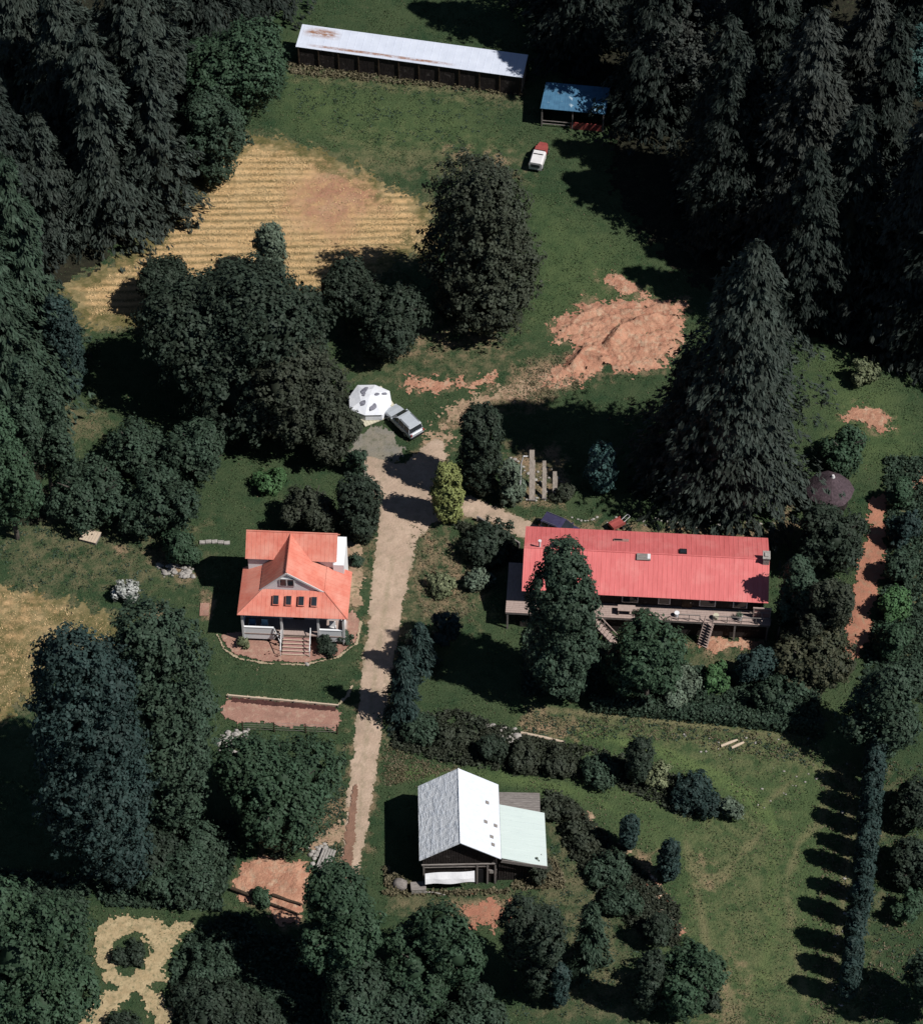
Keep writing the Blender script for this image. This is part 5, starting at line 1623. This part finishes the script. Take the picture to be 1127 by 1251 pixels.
def suv(root, paint, lenx=4.75, hw=0.93, z_belt=1.02, z_roof=1.74, cab=(-2.15, 0.75), hood=0.98):
    """front towards +x"""
    h = lenx / 2
    st = [(-h, body_prof(hw - .10, 0.45, z_belt - .06)), (-h + .12, body_prof(hw - .02, 0.34, z_belt)), (-h + 0.9, body_prof(hw, 0.30, z_belt)),
          (0.6, body_prof(hw, 0.30, z_belt)), (0.95, body_prof(hw, 0.30, z_belt - .01)), (h - 0.7, body_prof(hw - .02, 0.30, hood - .03)),
          (h - 0.15, body_prof(hw - .10, 0.34, hood - .14)), (h, body_prof(hw - .20, 0.42, hood - .30))]
    body = loft(st, 'body', paint, root, bevel=0.03)
    c0, c1 = cab

    def cprof(w0, w1, z0, z1):
        return [(w0, z0), (w0 * 0.5 + w1 * 0.5, (z0 + z1) / 2), (w1, z1)]
    g0 = z_belt - 0.02
    glass = loft([(c0, cprof(hw - .10, hw - .12, g0, g0 + 0.05)), (c0 + 0.22, cprof(hw - .09, hw - .20, g0, z_roof - .06)),
                  (c1 - 0.75, cprof(hw - .09, hw - .20, g0, z_roof - .06)), (c1 + 0.25, cprof(hw - .12, hw - .14, g0, g0 + .04))], 'window', M['glass'], root)
    zr = z_roof
    rf_ = MB()
    rw = hw - 0.17
    rf_.slab([(c0 + 0.08, -rw, zr - .03), (c0 + 0.08, rw, zr - .03), (c0 + 0.7, rw, zr), (c0 + 0.7, -rw, zr)], 0.08)
    rf_.slab([(c0 + 0.7, -rw, zr), (c0 + 0.7, rw, zr), (c1 - 0.95, rw, zr), (c1 - 0.95, -rw, zr)], 0.08)
    rf_.slab([(c1 - 0.95, -rw, zr), (c1 - 0.95, rw, zr), (c1 - 0.62, rw - .03, zr - .05), (c1 - 0.62, -rw + .03, zr - .05)], 0.08)
    roof_ = rf_.build('roof', paint, root, 0.02)
    rk = MB()
    for s in (-1, 1):
        rk.tube((c0 + 0.3, s * (rw - .08), zr + .07), (c1 - 1.1, s * (rw - .08), zr + .07), 0.025)
        for xx in (c0 + .35, c1 - 1.2):
            rk.tube((xx, s * (rw - .08), zr - .02), (xx, s * (rw - .08), zr + .07), 0.02)
    rk.build('roof_rail', M['chrome'], roof_)
    pl = MB()
    for s in (-1, 1):
        for (xa, xb) in ((c0 + .10, c0 + .24), (c0 + 1.0, c0 + 1.0), (c0 + 1.95, c0 + 1.9), (c1 + .12, c1 - .70)):
            pl.tube((xa, s * (hw - .085), g0 + .02), (xb, s * (hw - .185), zr - .06), 0.045, None, 6)
    pl.build('pillar', paint, root)
    for sx in (-1.42, 1.42):
        for sy in (-1, 1):
            wheel(root, sx, sy * (hw - 0.10))
    for s in (-1, 1):
        MB().box((h - .12, s * (hw - .32), 0.74), (0.16, 0.34, 0.16)).build('headlight', M['lens'], root, 0.03)
        MB().box((-h + .03, s * (hw - .17), 0.92), (0.10, 0.16, 0.34)).build('taillight', M['lens_red'], root, 0.02)
        MB().box((c1 + 0.0, s * (hw + .06), g0 + .08), (0.14, 0.16, 0.12)).build('mirror', paint, root, 0.02)
    MB().box((h - .02, 0, 0.5), (0.18, 1.4, 0.20)).build('bumper', M['black'], root, 0.03)
    MB().box((-h - .01, 0, 0.52), (0.16, 1.6, 0.20)).build('bumper', M['black'], root, 0.03)


a, b = P(511, 531, 0.8), P(475, 496, 0.8)
c = (a + b) / 2
car = empty('suv_car', (c[0], c[1], float(hgt(c[0], c[1])) + 0.03), math.atan2(b[1] - a[1], b[0] - a[0]), 'silver estate car parked beside the white canvas tent', 'car')
suv(car, M['silver'])
p = P(686, 646, 0.9)
car2 = empty('suv_car', (p[0], p[1] + 0.1, 0.05), R(-28), 'dark plum car parked behind the long red roof', 'car')
suv(car2, M['navy'], 4.4, 0.88, 0.98, 1.60)

# small pickup: red nose, white covered bed
a, b = P(653, 208, 0.5), P(664, 176, 0.5)
c = (a + b) / 2
pk = empty('pickup_truck', (c[0], c[1], float(hgt(c[0], c[1])) + 0.02), math.atan2(b[1] - a[1], b[0] - a[0]), 'small red pickup with a white bed cover in front of the blue roofed shed', 'truck')
st = [(0.05, body_prof(.74, 0.40, 1.0)), (0.7, body_prof(.74, 0.38, 1.0)), (1.5, body_prof(.66, 0.38, 0.95)), (2.05, body_prof(.50, 0.42, .86)), (2.25, body_prof(.36, 0.46, .74))]
loft(st, 'body', M['red'], pk, bevel=0.03)
cb = loft([(0.1, [(.68, .98), (.60, 1.52)]), (0.75, [(.66, .98), (.58, 1.50)]), (1.1, [(.62, .98), (.58, 1.02)])], 'cab', M['red'], pk, bevel=.03)
loft([(0.72, [(.55, 1.06), (.50, 1.46)]), (1.14, [(.55, 1.02), (.50, 1.05)])], 'windscreen', M['glass'], cb)
bed = loft([(-2.05, [(.72, .45), (.74, 1.25), (.60, 1.42)]), (-0.75, [(.74, .45), (.76, 1.32), (.62, 1.50)]), (-0.02, [(.74, .45), (.76, 1.32), (.62, 1.50)])], 'bed_cover', M['white_paint'], pk, bevel=.03)
MB().box((-0.62, 0, 1.505), (0.14, 1.1, 0.05)).build('seam', M['dark'], bed)
MB().box((-2.08, 0, 1.0), (0.05, 1.0, 0.4)).build('rear_window', M['glass'], bed)
for sx in (-1.35, 1.35):
    for sy in (-1, 1):
        wheel(pk, sx, sy * 0.66, 0.32, 0.2)
for s in (-1, 1):
    MB().box((2.16, s * .32, .66), (.12, .16, .14)).build('headlight', M['lens'], pk, .02)

# ------------------------------------------------------------------ white canvas tent on a cream platform
p = P(452, 488, 1.2)
tent = empty('canvas_tent', (p[0], p[1], float(hgt(p[0], p[1]))), R(10), 'white eight sided canvas tent with dark grey patches', 'tent')
NS = 8
R0, R1, H1, H2 = 2.25, 2.3, 1.15, 1.85
TJ = [1.0, 0.93, 1.06, 0.95, 1.05, 0.92, 1.04, 0.97]
vs, fs = [], []
for k in range(NS):
    t = 2 * math.pi * (k + 0.5) / NS
    vs += [(R1 * TJ[k] * math.cos(t), R1 * TJ[k] * math.sin(t), 0.25), (R0 * TJ[k] * math.cos(t), R0 * TJ[k] * math.sin(t), H1)]
for k in range(NS):
    j = (k + 1) % NS
    fs.append((2 * k, 2 * j, 2 * j + 1, 2 * k + 1))
fs.append(tuple(2 * k for k in range(NS - 1, -1, -1)))
fs.append(tuple(2 * k + 1 for k in range(NS)))
MB().add(vs, fs).build('wall', M['canvas'], tent)
m_ = MB()
for k in range(NS):
    t, t2 = 2 * math.pi * (k + 0.5) / NS, 2 * math.pi * (k + 1.5) / NS
    j_, j2_ = TJ[k] * 1.06, TJ[(k + 1) % NS] * 1.06
    A = (R0 * j_ * math.cos(t), R0 * j_ * math.sin(t), H1 - .05)
    B = (R0 * j2_ * math.cos(t2), R0 * j2_ * math.sin(t2), H1 - .05)
    A2 = (R0 * .5 * math.cos(t), R0 * .5 * math.sin(t), H2 - .22)
    B2 = (R0 * .5 * math.cos(t2), R0 * .5 * math.sin(t2), H2 - .22)
    m_.slab([A, B, B2, A2], 0.03)
    m_.slab([A2, B2, (0, 0, H2)], 0.03)
rf = m_.build('roof', M['canvas'], tent)
rg = np.random.default_rng(6)
for (dx, dy, sx, sy, rz) in ((-0.45, 0.95, .62, .32, 0.5), (-0.60, 0.35, .34, .2, 0.3), (0.75, 0.15, .22, .34, 0.1), (-0.85, -0.75, .32, .36, -0.3), (0.15, -1.40, .5, .3, 0.7), (1.6, 0.35, .2, .36, 0.2)):
    rr = math.hypot(dx, dy)
    z = H2 - .22 * rr / (R0 * .5) if rr < R0 * .5 else H2 - .22 - (H2 - .22 - H1 + .05) * (rr - R0 * .5) / (R0 * .56)
    tl = math.atan2(.22, R0 * .5) if rr < R0 * .5 else math.atan2(H2 - .17 - H1, R0 * .56)
    nrm = Vector((dx / rr * math.sin(tl), dy / rr * math.sin(tl), math.cos(tl)))
    q = nrm.to_track_quat('Z', 'Y').to_matrix()
    pts = []
    for i in range(10):
        t = 2 * math.pi * i / 10
        k = rg.uniform(.75, 1.1)
        v = Matrix.Rotation(rz, 3, 'Z') @ Vector((sx * k * math.cos(t), sy * k * math.sin(t), 0))
        pts.append(Vector((dx, dy, z)) + q @ v + nrm * 0.03)
    MB().slab(pts, 0.015).build('grey_patch', M['patchgrey'], rf)  # irregular grey patch laid on the canvas roof
for k in (4, 5, 6):
    t = 2 * math.pi * (k + 1.0) / NS
    MB().box((2.07 * math.cos(t) * .94, 2.07 * math.sin(t) * .94, 0.8), (0.05, 0.7, 0.6), rz=t, ry=R(-5)).build('window_flap', M['dark'], tent)
plat = empty('tent_platform', (p[0], p[1], float(hgt(p[0], p[1]))), R(28), 'cream board platform under the white canvas tent', 'platform')
m_ = MB()
for k in range(12):
    m_.box((-1.6 + 0.34 * k, -0.15, 0.15), (0.32, 4.3, 0.1))
m_.build('board', M['cream'], plat)
MB().box((0.2, -1.9, 0.05), (4.0, 0.15, 0.12)).box((0.2, 1.7, 0.05), (4.0, 0.15, 0.12)).build('bearer', M['grey_wood'], plat)

# ------------------------------------------------------------------ hut with a conical brown roof
p = P(1014, 590, 3.0)
hut = empty('round_hut', (p[0], p[1], 0), 0, 'round hut with a purple brown conical shingle roof', 'hut')
vs, fs = [], []
NSG = 12
rad = [(2.45, 2.0), (1.9, 2.55), (1.2, 3.15), (0.5, 3.7), (0.12, 3.95)]
for r_, z_ in rad:
    for k in range(NSG):
        t = 2 * math.pi * k / NSG
        rr = r_ * (1 + 0.03 * math.cos(k * 2.0))
        vs.append((rr * math.cos(t), rr * math.sin(t), z_))
for i in range(len(rad) - 1):
    for k in range(NSG):
        fs.append((i * NSG + k, i * NSG + (k + 1) % NSG, (i + 1) * NSG + (k + 1) % NSG, (i + 1) * NSG + k))
fs.append(tuple(range(NSG - 1, -1, -1)))
fs.append(tuple((len(rad) - 1) * NSG + k for k in range(NSG)))
rf = MB().add(vs, fs).build('roof', M['thatch'], hut)
MB().tube((0.15, 0, 3.9), (0.15, 0, 4.2), 0.22, 0.12).build('chimney_cap', M['white_paint'], rf)
MB().tube((0, 0, -.1), (0, 0, 2.1), 2.0, 2.0, 12).build('wall', M['dark_wood'], hut)
MB().box((0.3, -1.98, 0.95), (0.8, 0.12, 1.8)).build('door', M['log'], hut)

# ------------------------------------------------------------------ small things
p = ground_pt(111, 657)
o = empty('board_hatch', p, R(-18), 'pale wooden hatch lying on the side lawn', 'hatch')
m_ = MB()
for k in range(6):
    m_.box((-0.75 + 0.3 * k, 0, 0.34), (0.28, 1.5, 0.05))
m_.build('board', M['pale_wood'], o)
MB().box((0, 0, 0.16), (1.75, 1.45, 0.32)).build('base', M['grey_wood'], o)
MB().box((-.35, .1, .375), (.16, .4, .03), rz=.5).box((.1, .2, .375), (.12, .2, .03), rz=-.4).build('batten', M['log'], o)

# pale timber posts
for nm, (x0, y0, x1, y1), w, lab in (
        ('garden_post', (634, 612, 638, 553), 0.10, 'thin white pole with a bent tip beside the timber slabs'),
        ('timber_slab', (649, 612, 652, 562), 0.50, 'wide pale timber slab standing behind the track'),
        ('timber_slab', (664, 610, 665, 572), 0.36, 'narrower pale timber slab right of the wide one'),
        ('timber_slab', (677, 608, 678, 582), 0.42, 'shortest pale timber slab beside the brownish bush')):
    g_ = ground_pt(x0, y0)
    s = scale_at(x0, y0)
    H = (y0 - y1) / s / CP * 0.9
    o = empty(nm, g_, 0, lab, 'pole' if nm == 'garden_post' else 'timber')
    if nm == 'garden_post':
        MB().tube((0, 0, -.2), (0.1, 0, H * .85), w * .9, w * .7).tube((0.1, 0, H * .85), (0.3, 0, H), w * .7, w * .55).tube((0.3, 0, H), (0.75, 0, H * 1.0), w * .7, w * .5).build('pole', M['white_paint'], o)
        MB().box((0.0, 0, 0.1), (0.35, 0.35, 0.25)).build('base', M['stone'], o)
    else:
        H *= 0.85
        m_ = MB().box((0, H * .27, H / 2 - .1), (w, 0.14, H * 1.1), rx=R(-30)).box((w * .56, .02 + H * .22, H * .40), (0.10, 0.12, H * .85), rx=R(-30))
        m_.build('plank', M['bleached'], o)
        MB().box((0.05, -.12, 0.25), (w * 1.5, 0.1, 0.16)).build('brace', M['grey_wood'], o)
# red cart by the long building
p = P(753, 641, 0.5)
o = empty('garden_cart', (p[0], p[1], 0), R(35), 'faded red garden cart behind the long red roof', 'cart')
MB().box((0, 0, 0.55), (1.5, 0.9, 0.10)).box((0, -.43, .75), (1.5, .05, .35)).box((0, .43, .75), (1.5, .05, .35)).box((-.74, 0, .75), (.05, .84, .35)).build('tray', M['red'], o)
for sx in (-.5, .5):
    for sy in (-.5, .5):
        wheel(o, sx, sy, 0.25, 0.14)
MB().tube((0.75, -.2, .6), (1.5, -.2, .95), .03).tube((0.75, .2, .6), (1.5, .2, .95), .03).tube((1.5, -.2, .95), (1.5, .2, .95), .03).build('handle', M['white_paint'], o)


def rock(name, px_, py_, s, label, group=None, mt='stone', seed=0, flat=0.6):
    rg_ = np.random.default_rng(seed)
    v, f = blob(np.array([0, 0, s * flat * .35]), (s, s * rg_.uniform(.6, 1), s * flat), rg_, 9, 6, 0.2)
    p_ = ground_pt(px_, py_)
    o_ = np_mesh(name, v, f, M[mt])
    o_.location = p_
    o_.rotation_euler = (0, 0, rg_.uniform(0, 6))
    return tag(o_, label, 'stone', group)


def rubble(name, zone, n, s, seed, mt='stone'):
    rg_ = np.random.default_rng(seed)
    q_ = scatter_pts(zone, n, rg_)
    V, Fc, off = [], [], 0
    for x, y in q_:
        k = s * rg_.uniform(.4, 1.3)
        v, f = blob(np.array([x, y, float(hgt(x, y)) + k * .2]), (k, k * rg_.uniform(.6, 1), k * rg_.uniform(.4, .8)), rg_, 7, 5, 0.25)
        V.append(v); Fc.append(f + off); off += len(v)
    tag(np_mesh(name, np.concatenate(V), np.concatenate(Fc), M[mt]), kind='stuff')


rubble('rubble', [(190, 690), (235, 690), (238, 706), (200, 706)], 70, 0.26, 31)
rubble('rubble', [(268, 896), (304, 890), (300, 925), (268, 920)], 80, 0.24, 32)
rubble('rubble', [(375, 1036), (400, 1030), (404, 1062), (384, 1062)], 60, 0.24, 33)
rubble('rubble', [(610, 560), (680, 560), (690, 615), (625, 615)], 70, 0.2, 34)
rubble('rubble', [(820, 895), (1000, 900), (1010, 950), (930, 990), (870, 930)], 34, 0.12, 35)
rubble('rubble', [(770, 1062), (800, 1070), (830, 1140), (812, 1145)], 90, 0.2, 36, 'pale_wood')
rubble('rubble', [(590, 884), (630, 890), (640, 910), (600, 905)], 30, 0.26, 37)
rubble('rubble', [(640, 635), (960, 650), (960, 640), (900, 636), (800, 632), (700, 632)], 110, 0.14, 38)
rubble('rubble', [(330, 780), (352, 800), (348, 808), (320, 805)], 30, 0.16, 39, 'mulch')
rubble('rubble', [(1030, 930), (1075, 940), (1040, 1230), (1015, 1230)], 70, 0.14, 40)
rock('boulder', 250, 206, 0.9, 'dark boulder in the shade at the straw field edge', mt='log', seed=1)
rock('boulder', 632, 900, 0.5, 'grey boulder on the curved bank above the barn', mt='stone', seed=2)
rock('boulder', 375, 812, 0.3, 'small stone at the foot of the house steps', mt='stone', seed=3)
# boards and logs
p = ground_pt(398, 1052)
o = empty('board_stack', p, R(70), 'leaning grey boards beside the lower end of the road', 'boards')
m_ = MB()
for k in range(5):
    m_.box((0, -0.5 + 0.25 * k, 0.28 + .02 * k), (2.3, 0.2, 0.05), ry=R(-10))
m_.build('board', M['stone'], o)
MB().box((-.7, 0, 0.1), (0.15, 1.3, 0.18)).build('bearer', M['grey_wood'], o)
for k, (x0, y0, x1, y1, lab) in enumerate(((283, 1088, 366, 1120, 'longer dark log lying across the red earth circle'), (333, 1096, 370, 1108, 'shorter dark log lying across the red earth circle'))):
    A, B = ground_pt(x0, y0), ground_pt(x1, y1)
    d = B - A
    m_ = MB()
    n_ = 7
    for i in range(n_):
        za = 0.42 + 0.05 * math.sin(i * 1.3)
        zb = 0.42 + 0.05 * math.sin((i + 1) * 1.3)
        m_.tube(d * (i / n_) + Vector((0, 0, za)), d * ((i + 1) / n_) + Vector((0, 0, zb)), 0.17 - 0.012 * i, 0.17 - 0.012 * (i + 1), 9)
    o = m_.build('fallen_log', M['log'])
    o.location = A
    tag(o, lab, 'log')
p = ground_pt(530, 1092)
o = MB().tube((-.9, .15, .12), (0.1, 0.05, .14), .07, .08).tube((0.1, .05, .14), (1.0, -.2, .12), .08, .05).build('fallen_branch', M['stone'])
o.location = p
tag(o, 'pale branch lying in the weeds before the barn', 'branch')
p = ground_pt(656, 1062)
o = empty('board_stack', p, R(-35), 'white leaning boards at the front corner of the lean to', 'boards')
m_ = MB()
for k in range(4):
    m_.box((0.1 * k, -0.3 + 0.22 * k, 0.35), (1.5, 0.16, 0.05), ry=R(-24 + 4 * k), rz=.1 * k)
m_.build('board', M['stone'], o)
MB().box((.4, 0, 0.1), (0.15, 1.0, 0.18)).build('bearer', M['grey_wood'], o)
# split timbers along the bank
for k, (x0, y0, x1, y1, lab) in enumerate(((636, 896, 690, 908, 'pale split log on the tan soil above the curved bank'), (880, 912, 900, 904, 'pale log left of its twin on the upper meadow'), (893, 914, 908, 907, 'pale log right of its twin on the upper meadow'))):
    A, B = ground_pt(x0, y0), ground_pt(x1, y1)
    d = B - A
    m_ = MB().tube(Vector((0, 0, .12)), d * .55 + Vector((0, 0, .13)), .13, .15, 8).tube(d * .55 + Vector((0, 0, .13)), d + Vector((0, 0, .11)), .15, .10, 8)
    o = m_.build('split_log', M['pale_wood'])
    o.location = A
    tag(o, lab, 'log')
# wire fence under the terrace
A, B = ground_pt(297, 893), ground_pt(412, 897)
fn = empty('wire_fence', A, 0, 'wire fence with dark posts below the terrace bed', 'fence')
d = B - A
for k in range(4):
    q_ = d * (k / 3)
    MB().tube(q_ + Vector((0, 0, -.2)), q_ + Vector((0, 0, 1.5)), .07, .06).build('post', M['log'], fn)
m_ = MB()
for z in (.35, .7, 1.05, 1.4):
    m_.tube(Vector((0, 0, z)), d + Vector((0, 0, z)), .014, .014, 5)
m_.build('wire', M['grey_wood'], fn)
# terrace edge boards
A, B = ground_pt(279, 851), ground_pt(413, 863.5)
d = B - A
te = empty('edging_board', A, 0, 'pale edging board along the top of the terrace bed', 'edging')
m_ = MB()
for k in range(5):
    m_.box(d * ((k + .5) / 5) + Vector((0, 0, .14)), (d.length / 5 - .03, .14, .32), rz=math.atan2(d.y, d.x) + .01 * (k % 2))
m_.build('board', M['pale_wood'], te)
for k in range(6):
    q_ = d * (k / 5)
    MB().box(q_ + Vector((0, -.13, .12)), (.08, .08, .5)).build('stake', M['grey_wood'], te)
# paving slab left of the house
p = ground_pt(250, 745)
o = MB().box((0, 0, .05), (0.9, 1.6, .1)).box((0.05, .1, .11), (.6, .7, .03)).build('paving_slab', M['bed'])
o.location = p
tag(o, 'pinkish paving slab on the grass left of the house', 'slab')
# low stepping kerb behind the left of the house
p = ground_pt(262, 663)
o = MB()
for k in range(5):
    o.box((-1.2 + .62 * k, .1 * math.sin(k), .08), (.56, .4, .2), rz=.08 * (k % 3))
o = o.build('stone_kerb', M['stone'])
o.location = p
tag(o, 'short row of grey kerb stones left of the house back corner', 'kerb')

# ------------------------------------------------------------------ light, sky, camera
EL, AZ = R(52.5), math.atan2(-0.39, 0.92)
sd = Vector((math.cos(EL) * math.cos(AZ), math.cos(EL) * math.sin(AZ), math.sin(EL)))
ld = bpy.data.lights.new('sun', 'SUN')
ld.energy = 5.0
ld.angle = R(0.5)
ld.color = (1.0, 0.975, 0.935)
lo = bpy.data.objects.new('sun', ld)
C.objects.link(lo)
lo.rotation_euler = (-sd).to_track_quat('-Z', 'Y').to_euler()
wd = bpy.data.worlds.new('World')
scene.world = wd
wd.use_nodes = True
nt = wd.node_tree
bg = nt.nodes['Background']
sky = nt.nodes.new('ShaderNodeTexSky')
sky.sky_type = 'NISHITA'
sky.sun_disc = False
sky.sun_elevation = EL
sky.sun_rotation = math.atan2(sd.x, sd.y)
nt.links.new(sky.outputs[0], bg.inputs[0])
sky.air_density = 0.75
sky.dust_density = 0.2
sky.ozone_density = 1.5
bg.inputs[1].default_value = 0.05

cd = bpy.data.cameras.new('camera')
cd.sensor_fit = 'VERTICAL'
cd.angle = FOV
cd.clip_start, cd.clip_end = 1.0, 4000
co = bpy.data.objects.new('camera', cd)
C.objects.link(co)
co.location = CAM
co.rotation_euler = (math.pi / 2 - PITCH, 0, 0)
scene.camera = co
scene.view_settings.view_transform = 'Standard'
scene.view_settings.look = 'None'
scene.view_settings.exposure = -0.12
scene.view_settings.gamma = 1.0
scene.cycles.max_bounces = 3
scene.cycles.diffuse_bounces = 1
scene.cycles.glossy_bounces = 2
